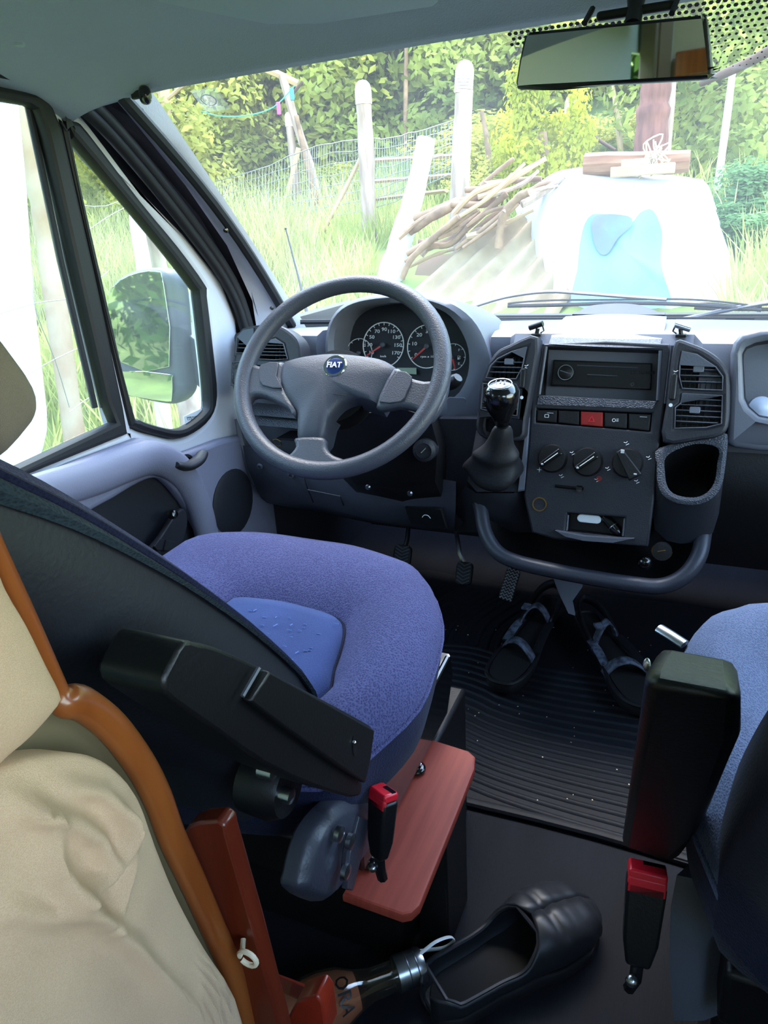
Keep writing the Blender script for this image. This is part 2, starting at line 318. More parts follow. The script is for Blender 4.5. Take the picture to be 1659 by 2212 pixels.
# overcab shell above the headliner
obj('outer_roof', G().box((-.9, -1.1, 1.36), (.95, .05, 1.40)), 'roomgreen', cl, smooth=0)
struct('wall_front_side', G().box((-.87, .285, 0), (-.83, .95, .745)), 'dash_dark', smooth=0)
# left front door --------------------------------------------------
DP = ((-.83, 0, 0), (0, 1, 0), (0, 0, 1))
WO = [(-.148,1.182),(-.14,1.168),(-.129,1.135),(-.12,.905),(-.116,.673),(-.118,.621),(-.402,.619)] + [(-.85, .60), (-.85, 1.20)]
WI = [(-.183,1.165),(-.17,1.16),(-.165,1.12),(-.159,.909),(-.152,.69),(-.143,.651),(-.397,.635)] + [(-.81, .65), (-.81, 1.175)]
QO = smooth2([(-.11,1.15),(-.095,1.15),(-.073,1.136),(.029,1.028),(.116,.945),(.188,.864),(.188,.84),(.183,.723),(.173,.626),(.138,.584),(.072,.568),(.016,.573),(-.033,.594),(-.097,.628),(-.109,.662),(-.12,.905),(-.13,1.132),(-.122,1.145)], 3)
QI = smooth2([(-.107,1.123),(-.091,1.11),(.022,1.0),(.096,.926),(.155,.861),(.161,.843),(.154,.728),(.143,.626),(.126,.602),(.067,.589),(.025,.591),(-.024,.61),(-.08,.641),(-.092,.667),(-.108,.896),(-.113,1.116)], 3)
fo = [(-.222,1.207),(-.16,1.204),(-.115,1.181),(-.024,1.098),(.151,.967),(.256,.868),(.293,.778),(.284,.673),(.241,.493)] + [(.28, .44), (-1.1, .44), (-1.1, 1.25)]
d1 = thing('door_1', 'white van door with grey plastic lower trim on the left', None, (-.83, -.4, 0), kind='structure')
obj('door_frame', plate(DP, [fo, WO, QO], .05, .012, -.05, 2), 'metal_white', d1, smooth=50)
obj('window_seal', plate(DP, [WO, WI], .028, .008, -.02), 'seal', d1, label='black rubber seal of the side window')
obj('window_seal', plate(DP, [QO, QI], .03, .009, -.022), 'seal', d1, label='black rubber seal of the triangular quarter window')
obj('window_channel', G().tube([(-.845,-.17,1.165),(-.845,-.172,.94),(-.845,-.165,.684)], .006, 6).tube([(-.845,-.155,1.166),(-.845,-.156,.939),(-.845,-.146,.68)], .006, 6), 'dash_dark', d1)
# lower trim: plate with a dark map pocket recess
bd = [(-.416,.615),(-.384,.614),(-.275,.616),(-.109,.612),(-.055,.585),(-.005,.547),(.054,.543),(.137,.538),(.23,.523)]
lo = [(-1.1, .59)] + bd + [(.31, .45), (.31, .05), (-1.1, .05)]
hole = smooth2([(-.304,.516),(-.205,.526),(-.136,.531),(-.092,.526),(-.06,.506),(-.02,.449),(.014,.371),(.027,.317),(-.053,.31),(-.169,.361),(-.267,.455)], 3)
obj('lower_trim', plate(((-.83, 0, 0), (0, 1, 0), (0, 0, 1)), [lo, hole], .03, .01, 0, 2), 'door', d1, smooth=50)
obj('pocket_recess', plate(((-.8295, 0, 0), (0, 1, 0), (0, 0, 1)), [offset2(hole, -.03)], .002, .0005, 0), 'dash_dark', d1)
ar = spline([(-.8,-.542,.595),(-.8,-.434,.598),(-.8,-.346,.592),(-.8,-.246,.582),(-.8,-.165,.579),(-.8,-.085,.565),(-.8,-.019,.514),(-.8,.019,.432),(-.8,.031,.334)], 5)
obj('armrest_ledge', G().tube(ar, [.036 - .012 * abs(i / len(ar) - .45) for i in range(len(ar))], 14, flat=.75, up=(1, 0, 0)), 'door', d1, smooth=60)

h = obj('door_handle', G().tube(spline([(-.775,-.058,.545),(-.775,-.029,.531),(-.775,.008,.531),(-.775,.033,.543)], 5), [.009, .011, .013, .014, .015, .0155, .016, .0165, .0165, .0165, .016, .0155, .015, .014, .013, .011], 12, flat=.6), 'dash_dark', d1, smooth=60, label='curved dark grey door handle')
obj('handle_cup', G().lathe([(.026, 0), (.03, .006), (.024, .008), (.02, -.01), (.0001, -.012)], [(-.8,-.006,.518)][0], (1, 0, 0), 20), 'black', d1)
spk = [(-.8,.139,.387)][0]
obj('speaker_grille', G().lathe([(.075, -.004), (.078, .003), (.07, .006), (.05, .008), (.0001, .009)], spk, (1, 0, 0), 28), 'dash_dark', d1)
sp = smooth2([(-.8,-.223,1.288)] and [(p[0], p[1]) for p in [(-.159,.4),(-.123,.414),(-.078,.438),(-.047,.445),(-.034,.426),(-.044,.396),(-.079,.363),(-.123,.361),(-.153,.379)]], 3)
pan = obj('switch_panel', plate(((-.80, 0, 0), (0, 1, 0), (0, 0, 1)), [sp], .012, .004), 'dash_dark', d1)
for s in ("332 1178 340 1165 352 1168 348 1188 338 1186", "354 1170 372 1168 378 1172 362 1190 352 1190"):
    pass
for q in ([(-.784,-.153,.408),(-.784,-.134,.416),(-.784,-.121,.408),(-.784,-.134,.391),(-.784,-.147,.397)], [(-.784,-.117,.406),(-.784,-.092,.391),(-.784,-.11,.379),(-.784,-.129,.388)]): obj('window_switch', G().prism(q, (.004, 0, 0), .001), 'dash_dark', pan)
obj('mirror_knob', G().lathe([(.009, 0), (.010, .008), (.007, .014), (.0001, .015)], [(-.786,-.084,.446)][0], (1, -.2, .4), 14), 'gloss_black', pan)
# door weatherstrip and pillar
ds = spline([(-.815,-.278,1.216),(-.815,-.232,1.216),(-.815,-.154,1.208),(-.815,-.093,1.19),(-.815,-.03,1.154),(-.815,.063,1.077),(-.815,.165,.981),(-.815,.249,.892),(-.815,.295,.818),(-.815,.316,.743)], 4)
t1 = obj('trim_1', G().tube(ds, .012, 10, flat=1.1).tube([p + Vector((.0, -.014, -.013)) for p in ds], .011, 10), 'seal', label='black rubber weatherstrip around the left door opening', kind='structure')
pA = [(-.805,-.087,1.212),(-.805,-.015,1.187),(-.805,.033,1.148),(-.805,.141,1.056),(-.805,.255,.939),(-.805,.327,.815),(-.805,.332,.74)]; pB = [(-.775,-.039,1.197),(-.775,.018,1.155),(-.775,.075,1.107),(-.775,.175,1.02),(-.775,.283,.907),(-.775,.367,.804),(-.775,.379,.733)]; pC = [(-.755,.012,1.205),(-.755,.045,1.176),(-.755,.095,1.126),(-.755,.187,1.036),(-.755,.302,.92),(-.755,.437,.78),(-.755,.49,.716)]
fq_ = [(-.85,-.202,1.218),(-.85,-.143,1.215),(-.85,-.104,1.189),(-.85,-.018,1.103),(-.85,.156,.972),(-.85,.259,.871),(-.85,.3,.777),(-.85,.29,.671),(-.85,.262,.555)]; aq = [(-.84,-.192,1.224),(-.84,-.123,1.221),(-.84,-.054,1.202),(-.84,.057,1.135),(-.84,.219,1.001),(-.84,.34,.85),(-.84,.374,.756),(-.84,.368,.656),(-.84,.34,.535)]
ag = [(-.8,-.111,1.231),(-.8,-.005,1.192),(-.8,.043,1.152),(-.8,.094,1.102),(-.8,.156,1.054),(-.8,.245,.962),(-.8,.313,.861),(-.8,.339,.771),(-.8,.301,.547)]
obj('door_gap', G().rings([fq_, aq, ag], False), 'seal', t1, smooth=60)
pl_ = struct('trim_2', G().rings([pA, pB, pC, [(p[0] - .03, p[1] + .02, p[2] + .01) for p in pC]], closed=False), 'pillar', smooth=60, label='pale lilac grey windscreen pillar cover with screw holes')
for q, r in (([(-.758,-.015,1.164)][0], .006), ([(-.76,.192,.969)][0], .0045), ([(-.762,.336,.797)][0], .004)):
    obj('screw_hole', G().lathe([(r, .0), (r, .006), (.0001, .007)], q, (.75, -.45, -.1), 12), 'gloss_black', pl_)
struct('window_2', plate(((-.846, 0, 0), (0, 1, 0), (0, 0, 1)), [WI], .003, .0008), 'sideglass', label='left door window glass')
w3 = struct('window_3', plate(((-.846, 0, 0), (0, 1, 0), (0, 0, 1)), [QI], .003, .0008), 'sideglass', label='triangular quarter window glass with a white sticker')
stk = ((-.842, 0, 0), (0, 1, 0), (0, 0, 1)); sc_ = [(.097,.591)][0]
st = obj('sticker', plate(stk, [[(.069,.606),(.132,.608),(.131,.587),(.068,.584)]], .0006, .0001), 'whitepaint', w3)
obj('sticker_print', text(((-.8412, 0, 0), (0, 1, 0), (0, 0, 1)), 'SIRIO777', .0105, .0003, (sc_[0], sc_[1] + .004), .16, sx=1., mirror=True), 'black', st)
obj('sticker_print', G().box((-.8412, sc_[0] - .018, sc_[1] - .006), (-.8408, sc_[0] + .017, sc_[1] - .0045)).box((-.8412, sc_[0] - .017, sc_[1] - .010), (-.8408, sc_[0] + .012, sc_[1] - .0088)), 'grey', st)
# curtain knob hanging at the top of the pillar
ck = [(-.7,-.066,1.177)][0]
cu = thing('curtain_knob', 'small black curtain rail knob at the top of the left windscreen pillar', 'curtain fitting', ck)
obj('knob', G().ball(ck, (.010, .009, .014), 12, 9, .8), 'gloss_black', cu); obj('bracket', G().box((ck[0] - .026, ck[1] - .004, ck[2] - .004), (ck[0] - .006, ck[1] + .004, ck[2] + .008)), 'black', cu, bev=.002); obj('hook', G().tube([(ck[0] - .01, ck[1], ck[2] + .01), (ck[0] - .012, ck[1], ck[2] + .022), (ck[0] - .006, ck[1], ck[2] + .03)], .002, 6), 'black', cu)
# right side wall and rear living compartment (behind the camera, seen in the mirror)
RP = ((.92, 0, 0), (0, -1, 0), (0, 0, 1))
struct('wall_right', plate(RP, [[(-.6, .0), (3.6, 0), (3.6, 1.9), (1.0, 1.9), (1.0, 1.36), (-.02, 1.3), (-.5, .78), (-.93, .72), (-.93, 0)], [(-.1, .66), (.8, .66), (.8, 1.16), (.05, 1.18), (-.32, .9)], [(1.1, .8), (2.3, .8), (2.3, 1.5), (1.1, 1.5)]], .03, .002, -.03), 'roomwall', smooth=0)
struct('wall_left', plate(((-.88, 0, 0), (0, 1, 0), (0, 0, 1)), [[(-3.6, 0), (-1.06, 0), (-1.06, 1.9), (-3.6, 1.9)], [(-3.4, 1.0), (-2.9, 1.0), (-2.9, 1.4), (-3.4, 1.4)]], .03, .002, -.03), 'roomgreen', smooth=0)
struct('wall_back', G().box((-.9, -3.64, 0), (.95, -3.6, 1.94)), 'roomwall', smooth=0)
lk = thing('overhead_locker', 'greenish white overhead locker along the left side behind the seats', 'locker', (-.7, -2.2, 1.5))
obj('carcass', G().box((-.85, -2.9, 1.56), (-.62, -1.4, 1.895)), 'roomgreen', lk, bev=.02)
for k in range(3): obj('locker_door', G().box((-.62, -2.88 + .49 * k, 1.58), (-.605, -2.41 + .49 * k, 1.88)), 'roomgreen', lk, bev=.01)
wr = thing('upright_post', 'narrow olive brown upright post at the rear left wall', 'post', (-.83, -3.1, 0))
obj('carcass', G().box((-.87, -3.25, 0), (-.79, -2.98, 1.895)), 'roompost', wr, bev=.01); obj('side_panel', G().box((-.79, -3.22, 0), (-.782, -3.01, 1.895)), 'roompost', wr)
rs = thing('rear_shelf', 'orange wooden shelf across the cream back wall', 'shelf', (-.4, -3.5, 1.4))
obj('shelf_board', G().box((-.84, -3.59, 1.30), (.3, -3.5, 1.42)), 'orange', rs, bev=.01)
# sun visor on the headliner
vb = [(-.688,-.027,1.245),(-.225,.017,1.245)]; v0, v1 = Vector(vb[0]), Vector(vb[1])
vs_ = thing('sun_visor', 'grey sun visor folded flat against the headliner above the windscreen', 'sun visor', ((v0 + v1) / 2)[:])
back = Vector((0, -.19, .014)); vo = [v0 + (v1 - v0) * t for t in (0, .03, .97, 1)]
o_ = [v0 + back * .06, v0 + (v1 - v0) * .02, v1 - (v1 - v0) * .03, v1 + back * .08, v1 + back, v0 + back]
obj('visor_pad', G().prism(o_[::-1], (0, .001, .012), .004), 'visor', vs_, smooth=60, bev=.003)
for q in [(-.587,-.005,1.217),(-.213,.1,1.237)]: obj('visor_clip', G().box((q[0] - .012, q[1] - .012, q[2] - .006), (q[0] + .012, q[1] + .004, q[2] + .008)).box((q[0] - .006, q[1] - .004, q[2] - .014), (q[0] + .005, q[1] + .003, q[2] + .002)), 'visor', vs_, bev=.002)
# ---------------------------------------------------------------- dashboard
db = thing('dashboard', 'grey moulded dashboard with instruments, vents and centre console under the windscreen', 'dashboard', (0, .35, .36))
def dprof(x):
    b = wb(max(-.76, min(.80, x)))
    if -.612 < x < -.225: q = [(.44, .742), (.40, .735), (.385, .71), (.37, .62), (.36, .58), (.34, .50), (.42, .46), (.80, .44)]
    elif x < -.66: q = [(.30, .752), (.262, .745), (.248, .72), (.25, .60), (.27, .46), (.32, .40), (.45, .38), (.80, .38)]
    elif x < -.18: q = [(.30, .752), (.272, .745), (.262, .72), (.27, .62), (.31, .60), (.34, .50), (.42, .46), (.80, .44)]
    elif x < .15: q = [(.30, .756), (.27, .752), (.255, .735), (.25, .60), (.24, .46), (.26, .40), (.40, .34), (.80, .34)]
    else: q = [(.28, .752), (.235, .742), (.215, .715), (.205, .60), (.215, .565), (.27, .555), (.31, .42), (.80, .36)]
    return [Vector((x, b.y - .004, b.z - .01)), Vector((x, b.y * .6 + .14, .742))] + [Vector((x, y, z)) for y, z in q]
xs = [-.815, -.78, -.72, -.665, -.655, -.613, -.611, -.5, -.3, -.226, -.224, -.185, -.175, -.1, 0, .1, .145, .16, .3, .5, .7, .91]
obj('dash_body', G().rings([dprof(x) for x in xs], closed=False), 'dash', db, smooth=35)
for x0, x1 in ((-.30, -.145), (.10, .20), (.255, .36)):
    obj('defrost_slot', G().tube([wb(x0 + (x1 - x0) * i / 6) + Vector((0, -.03, .004)) for i in range(7)], .004, 6), 'black', db)
# instrument hood
HP = ((-.42,.25,.75),(1.0,.0,.0),(.0,.12,.993)); CP = ((-.42,.33,.75),(1.0,.0,.0),(.0,.25,.968))
ho = [(-.161,-.049),(-.161,-.013),(-.151,.025),(-.124,.057),(-.08,.075),(-.023,.082),(.027,.083),(.081,.075),(.129,.057),(.163,.032),(.187,-.003),(.201,-.043),(.204,-.081),(.192,-.127),(.173,-.167),(.119,-.175),(.048,-.169),(-.102,-.161),(-.154,-.103)]
hi = [(-.142,-.039),(-.141,-.004),(-.129,.03),(-.1,.052),(-.054,.062),(.007,.065),(.062,.06),(.106,.046),(.135,.018),(.155,-.021),(.158,-.062),(.148,-.096),(.123,-.124),(.048,-.149),(-.09,-.146),(-.139,-.083)]
hc = [(.012,-.037)][0]
po = polar(smooth2(ho, 3), hc, 72); pi_ = polar(smooth2(hi, 3), hc, 72)
fa = on(HP, po); fa_b = [p + Vector((-.02 * (p.x + .42), .26, -.045 if p.z > .7 else -.01)) for p in fa]
mid = on(HP, [(a[0] * .55 + b[0] * .45, a[1] * .55 + b[1] * .45) for a, b in zip(po, pi_)], .006)
inr = on(HP, pi_, -.002); inb = [p + Vector((0, .09, -.012)) for p in inr]
obj('instrument_hood', G().rings([fa_b, [p + Vector((0, .03, 0)) for p in fa], fa, mid, inr, inb], True, False, False), 'dash', db, smooth=50)
cl_ = obj('dial_panel', plate(((-.42, .335, .75), (1, 0, 0), (0, .25, .97)), [smooth2([(-.19,-.059),(-.191,-.014),(-.178,.027),(-.144,.052),(-.094,.063),(-.029,.065),(.035,.059),(.082,.045),(.119,.012),(.142,-.035),(.147,-.082),(.138,-.12),(.109,-.15),(.027,-.179),(-.129,-.176),(-.181,-.111)], 2)], .004, .001, -.004), 'dial', db, label='dark dial panel with white gauges')
def dial(c, edge, marks, nums, needle, r0, nm='gauge', start=215, end=-35, size=.0105):
    c0, e0 = c, edge; R = math.hypot(e0[0] - c0[0], e0[1] - c0[1])
    g = plate(CP, [circ(R, 40, c0), circ(R * .955, 40, c0)], .0012, .0002, .0022)
    for k in range(marks):
        a = math.radians(start + (end - start) * k / (marks - 1)); d = Vector((math.cos(a), math.sin(a))); n = Vector((-d.y, d.x)); p = Vector(c0); w = .0007
        g.prism(on(CP, [p + d * R * .86 + n * w, p + d * R + n * w, p + d * R - n * w, p + d * R * .86 - n * w], .0022), Vector((0, -.0008, 0)))
    o = obj(nm, g, 'whitepaint', db)
    for s, a in nums:
        a = math.radians(a); obj('numeral', text(CP, s, size, .0006, (c0[0] + math.cos(a) * R * .68, c0[1] + math.sin(a) * R * .68), 0, sx=1.25), 'whitepaint', o)
    a = math.radians(needle); d = Vector((math.cos(a), math.sin(a))); n = Vector((-d.y, d.x)); p = Vector(c0)
    obj('needle', G().prism(on(CP, [p + n * .0022, p + d * R * .93 + n * .0008, p + d * R * .93 - n * .0008, p - n * .0022], .006), Vector((0, -.0012, 0))), 'needle', o)
    k = Vector(CP[1]).cross(Vector(CP[2])); obj('needle_hub', G().lathe([(r0, .003), (r0, .009), (r0 * .7, .0105), (.0001, .011)], on(CP, [c0])[0], k, 16), 'grey', o)
    return o
sc = [(-.058,-.033),(-.009,-.033),(.044,-.035),(.09,-.035),(.102,-.056),(.13,-.056),(-.115,-.051),(-.147,-.052)]
sp_ = dial(sc[0], sc[1], 17, [(str(v), 210 - (v - 10) * 1.5) for v in range(10, 190, 20)], 212, .0055, 'speedometer')
tk = dial(sc[2], sc[3], 13, [('0', 215), ('10', 170), ('20', 130), ('30', 90), ('40', 50), ('50', 8), ('60', -32)], 222, .0055, 'rev_counter')
obj('numeral', text(CP, 'rpm x 100', .0065, .0006, (sc[2][0] + .002, sc[2][1] - .021), 0, sx=1.25), 'whitepaint', tk)
obj('numeral', text(CP, 'km/h', .006, .0006, (sc[0][0], sc[0][1] - .024), 0, sx=1.2), 'whitepaint', sp_)
fg = dial(sc[4], sc[5], 5, [('F', 50), ('E', -45)], -72, .004, 'fuel_gauge', 80, -80, .007)
px_, pz_ = sc[4][0] + .0125, sc[4][1] - .001
obj('pump_symbol', plate(CP, [rrect(.0045, .008, .0006, 2, (px_, pz_)), rrect(.003, .0025, .0003, 2, (px_, pz_ + .002))], .0006, .0001, .002).add(*(lambda g: (g.v, g.f))(plate(CP, [[(px_ + .003, pz_ - .003), (px_ + .0045, pz_ - .003), (px_ + .0045, pz_ + .003), (px_ + .003, pz_ + .0042), (px_ + .003, pz_ + .003), (px_ + .0037, pz_ + .002), (px_ + .0037, pz_ - .002), (px_ + .003, pz_ - .002)]], .0006, .0001, .002))), 'whitepaint', fg)
dial(sc[6], sc[7], 5, [('H', 60), ('C', 200)], 235, .004, 'temperature_gauge', 200, 60, .006)
ld = [(-.024,-.081),(.022,-.08),(.023,-.094),(-.023,-.093)]; obj('odometer_display', plate(CP, [ld], .002, .0004, .002), 'lcd', cl_)
# fascia to the right of the dials
VP_ = ((.0,.18,.65),(1.0,.0,.0),(.0,.316,.949))
obj('fascia', plate(HP, [smooth2([(.147,-.108),(.176,-.088),(.201,-.065),(.206,-.092),(.196,-.138),(.18,-.181),(.149,-.189),(.104,-.185),(.094,-.152)], 3)], .05, .006, -.05), 'dash', db)
obj('blank_cover', plate(HP, [rrect(.040, .052, .006, 4, [(.135,-.146)][0])], .004, .0012, .0005), 'dash', db)
# vents -------------------------------------------------------------
def zat(o2, x):
    z = []
    for i in range(len(o2)):
        a, b = o2[i], o2[(i + 1) % len(o2)]
        if (a[0] - x) * (b[0] - x) < 0: z.append(a[1] + (b[1] - a[1]) * (x - a[0]) / (b[0] - a[0]))
    return z
def xat(o2, z):
    r = []
    for i in range(len(o2)):
        a, b = o2[i], o2[(i + 1) % len(o2)]
        if (a[1] - z) * (b[1] - z) < 0: r.append(a[0] + (b[0] - a[0]) * (z - a[1]) / (b[1] - a[1]))
    return (min(r), max(r)) if len(r) > 1 else None
def pod(outline, holes, slats=5, nm='vent_pod', h=-.04, th=.05, tabs=True, pl=VP_):
    v = obj(nm, plate(pl, [smooth2(outline, 3)] + holes, th, .006, h), 'dash_dark', db)
    for ho_ in holes:
        obj('vent_back', plate(pl, [ho_], .003, .0005, h + .002), 'black', v)
        obj('vent_rim', plate(pl, [offset2(ho_, -.0022), ho_], .004, .001, h + th - .0015), 'grey', v)
        z0, z1 = min(p[1] for p in ho_), max(p[1] for p in ho_)
        for k in range(slats):
            z = z0 + (z1 - z0) * (k + 1) / (slats + 1); e = xat(ho_, z)
            if e: obj('slat', G().prism(on(pl, [(e[0], z + .003), (e[1], z + .003), (e[1], z + .0012), (e[0], z + .0012)], h + th - .018), (Vector(pl[1]).cross(Vector(pl[2]))) * .017), 'grey', v, bev=.0006)
        for k in range(7):
            x = min(p[0] for p in ho_) + (max(p[0] for p in ho_) - min(p[0] for p in ho_)) * (k + 1) / 8; e = zat(ho_, x)
            if len(e) > 1: obj('louver', G().prism(on(pl, [(x, min(e)), (x + .0012, min(e)), (x + .0012, max(e)), (x, max(e))], h + .006), (Vector(pl[1]).cross(Vector(pl[2]))) * .014), 'black', v)
        if tabs:
            cx = sum(p[0] for p in ho_) / len(ho_); cz = (z0 + z1) / 2 + .003
            obj('vent_tab', plate(pl, [rrect(.017, .011, .002, 2, (cx, cz))], .012, .001, h + th - .012), 'dash', v)
    return v
pl1 = pod([(-.118,.109),(-.17,.095),(-.198,.077),(-.214,.037),(-.22,-.025),(-.22,-.067),(-.193,-.083),(-.132,-.079),(-.126,-.041),(-.121,.008)], [[(-.137,.089),(-.164,.08),(-.189,.067),(-.201,.054),(-.208,.033),(-.18,.032),(-.152,.033),(-.143,.052),(-.141,.07)], [(-.213,.02),(-.151,.021),(-.144,.01),(-.145,-.035),(-.179,-.032),(-.213,-.026)]])
pl2 = pod([(.117,.104),(.141,.101),(.171,.088),(.194,.07),(.206,.048),(.212,.004),(.213,-.037),(.201,-.053),(.172,-.061),(.114,-.068),(.113,-.0),(.113,.055)], [[(.13,.085),(.152,.08),(.183,.06),(.195,.045),(.197,.024),(.168,.024),(.136,.025),(.13,.044),(.129,.063)], [(.137,.014),(.198,.013),(.201,-.032),(.179,-.039),(.131,-.043),(.129,-.009),(.137,-.001)]])
pl3 = pod([(-.779,.059),(-.774,.099),(-.762,.119),(-.734,.13),(-.69,.131),(-.659,.126),(-.624,.103),(-.612,.072),(-.61,.038),(-.626,.023),(-.716,-.005),(-.778,-.012)], [[(-.705,.093),(-.676,.1),(-.656,.09),(-.644,.06),(-.674,.058),(-.72,.059)], [(-.773,.071),(-.771,.104),(-.757,.117),(-.734,.122),(-.726,.071)], [(-.782,.049),(-.725,.053),(-.726,.005),(-.782,.001)]], tabs=False)
for c, s in (("1138 794", ')'), ("1459 801", '(')):
    p = 0
for pd, ax, (a, b), dots in ((pl1, 0, [(-.139,.049),(-.139,.017)], [(-.138,-.002),(-.135,.055)]), (pl2, 0, [(.122,.046),(.121,.006)], [(.12,-.005),(.122,.051)])):
    obj('vent_wheel', plate(VP_, [rrect(.011, a[1] - b[1] + .006, .004, 3, ((a[0] + b[0]) / 2, (a[1] + b[1]) / 2))], .014, .003, .0), 'black', pd)
    obj('vent_mark', plate(VP_, [circ(.0032, 12, dots[0])], .001, .0002, .0098), 'whitepaint', pd); d = dots[1]
    obj('vent_mark', G().tube(on(VP_, [(d[0] - .003, d[1] + .002), (d[0], d[1] + .0005), (d[0] + .004, d[1] + .003)], .0102), .0006, 4).tube(on(VP_, [(d[0] - .002, d[1] - .002), (d[0] + .002, d[1] - .003)], .0102), .0006, 4), 'whitepaint', pd)
# centre stack ------------------------------------------------------
SP = ((.0,.2,.65),(1.0,.0,.0),(.0,.316,.949)); K = Vector(SP[1]).cross(Vector(SP[2]))
so = [(-.111,.094),(-.116,.08),(-.125,-.002),(-.123,-.093),(-.124,-.19),(-.102,-.259),(-.057,-.267),(.106,-.261),(.109,-.177),(.108,-.078),(.11,-.005),(.111,.083),(.107,.096),(.0,.101)]
rh = [(-.107,.088),(.093,.084),(.097,-.003),(-.11,.0)]; bh = [(-.114,-.025),(.09,-.025),(.09,-.057),(-.113,-.051)]
ah = [(-.04,-.215),(.062,-.213),(.064,-.249),(-.04,-.249)]
ck_ = obj('centre_stack', plate(SP, [so, rh, bh, ah], .05, .004, -.045, 2), 'dash_dark', db)
obj('console_side', G().prism(on(SP, [(-.125,-.002),(-.123,-.093),(-.123,-.181),(-.135,-.184),(-.134,-.094),(-.133,-.002)], -.04), K * .046, .003), 'dash', ck_); 
obj('frame_edge', G().tube(on(SP, [(-.111,.001),(-.106,.089)], .004), .003, 6).tube(on(SP, [(.097,-.002),(.093,.084)], .004), .003, 6).tube(on(SP, [(.11,.093),(.109,-.007)], -.0), .005, 6), 'grey', ck_)
# radio
rb = obj('radio_bay', G().rings([on(SP, rh, -.002), on(SP, rh, -.055)], True, False, True), 'black', db)
ra = obj('car_radio', plate(SP, [[(-.097,.07),(.08,.067),(.082,.02),(-.098,.021)]], .016, .003, -.045), 'black', db, label='black car radio with a round knob')
rk = [(-.07,.045)][0]
obj('radio_knob', G().lathe([(.0145, -.028), (.0145, -.018), (.012, -.016), (.0001, -.016)], on(SP, [rk])[0], K, 24), 'black', ra)
obj('knob_ring', G().tube([on(SP, [c], -.0165)[0] for c in circ(.0138, 24, rk)], .0008, 5, True).tube(on(SP, [(rk[0] - .010, rk[1] + .003), (rk[0] + .010, rk[1] - .003)], -.0155), .001, 4), 'steel', ra)
q = [(-.052,.06),(.057,.058),(-.032,.043),(.022,.042),(.045,.047),(.078,.046),(.05,.028),(-.043,.054)]
obj('disc_slot', G().tube(on(SP, q[0:2], -.028), .0012, 5), 'grey', ra); obj('display_strip', G().tube(on(SP, q[2:4], -.028), .0014, 5), 'steel', ra)
for i in range(5): obj('radio_button', G().box((0, 0, 0), (.0065, .002, .005), Matrix.Translation(on(SP, [(q[4][0] + .0085 * i, q[4][1])], -.0285)[0])), 'dash_dark', ra, bev=.0006)
obj('jack', G().tube([on(SP, [c], -.0285)[0] for c in circ(.003, 12, q[6])], .0008, 4, True), 'steel', ra)
obj('tray_strip', G().prism(on(SP, [(-.113,-.002),(.097,-.004),(.092,-.017),(-.115,-.018)], .0), K * .007, .002), 'ribbed', ck_)
# stack cap: sloping lid on top of the radio
c0 = on(SP, [(-.102,.094),(.091,.089)], .004); c1 = [Vector(p) for p in [(-.105,.262,.748),(.092,.262,.745)]]; c2 = [Vector(p) for p in [(-.104,.31,.764),(.094,.31,.762)]]; c3 = [Vector(p) for p in [(-.108,.43,.763),(.089,.43,.762)]]
def lid(a, b, n=9, up=.0): return [a.lerp(b, i / n) + Vector((0, -.010 * math.sin(math.pi * i / n), up * math.sin(math.pi * i / n))) for i in range(n + 1)]
obj('stack_lid', G().rings([[p - Vector((0, -.02, .02)) for p in lid(*c1)], lid(*c1), lid(*c2, up=.004), lid(*c3, up=.006), [p - Vector((0, 0, .02)) for p in lid(*c3)]], False), 'dash', db, smooth=50)
obj('ribbed_band', G().rings([lid(c0[0], c0[1]), lid(c1[0], c1[1])], False), 'ribbed', db)
hp = [(-.099,.46,.76),(.084,.46,.758),(-.075,.6,.765),(.018,.6,.765)]
hm = [Vector(p) for p in hp]; arc = [hm[0], hm[0].lerp(hm[2], .6) + Vector((-.004, 0, .002)), hm[2], (hm[2] + hm[3]) / 2 + Vector((0, 0, .003)), hm[3], hm[3].lerp(hm[1], .6) + Vector((.004, 0, .002)), hm[1]]
ar_ = spline(arc, 4)
obj('storage_lid', G().rings([[p + Vector((0, 0, -.012)) for p in ar_], ar_, [hm[0].lerp(hm[1], i / (len(ar_) - 1)) + Vector((0, .02, .006)) for i in range(len(ar_))], [hm[0].lerp(hm[1], i / (len(ar_) - 1)) + Vector((0, -.004, .004)) for i in range(len(ar_))], [hm[0].lerp(hm[1], i / (len(ar_) - 1)) + Vector((0, 0, -.012)) for i in range(len(ar_))]], False), 'dash_dark', db, smooth=50, label='raised dark lid on top of the dashboard')
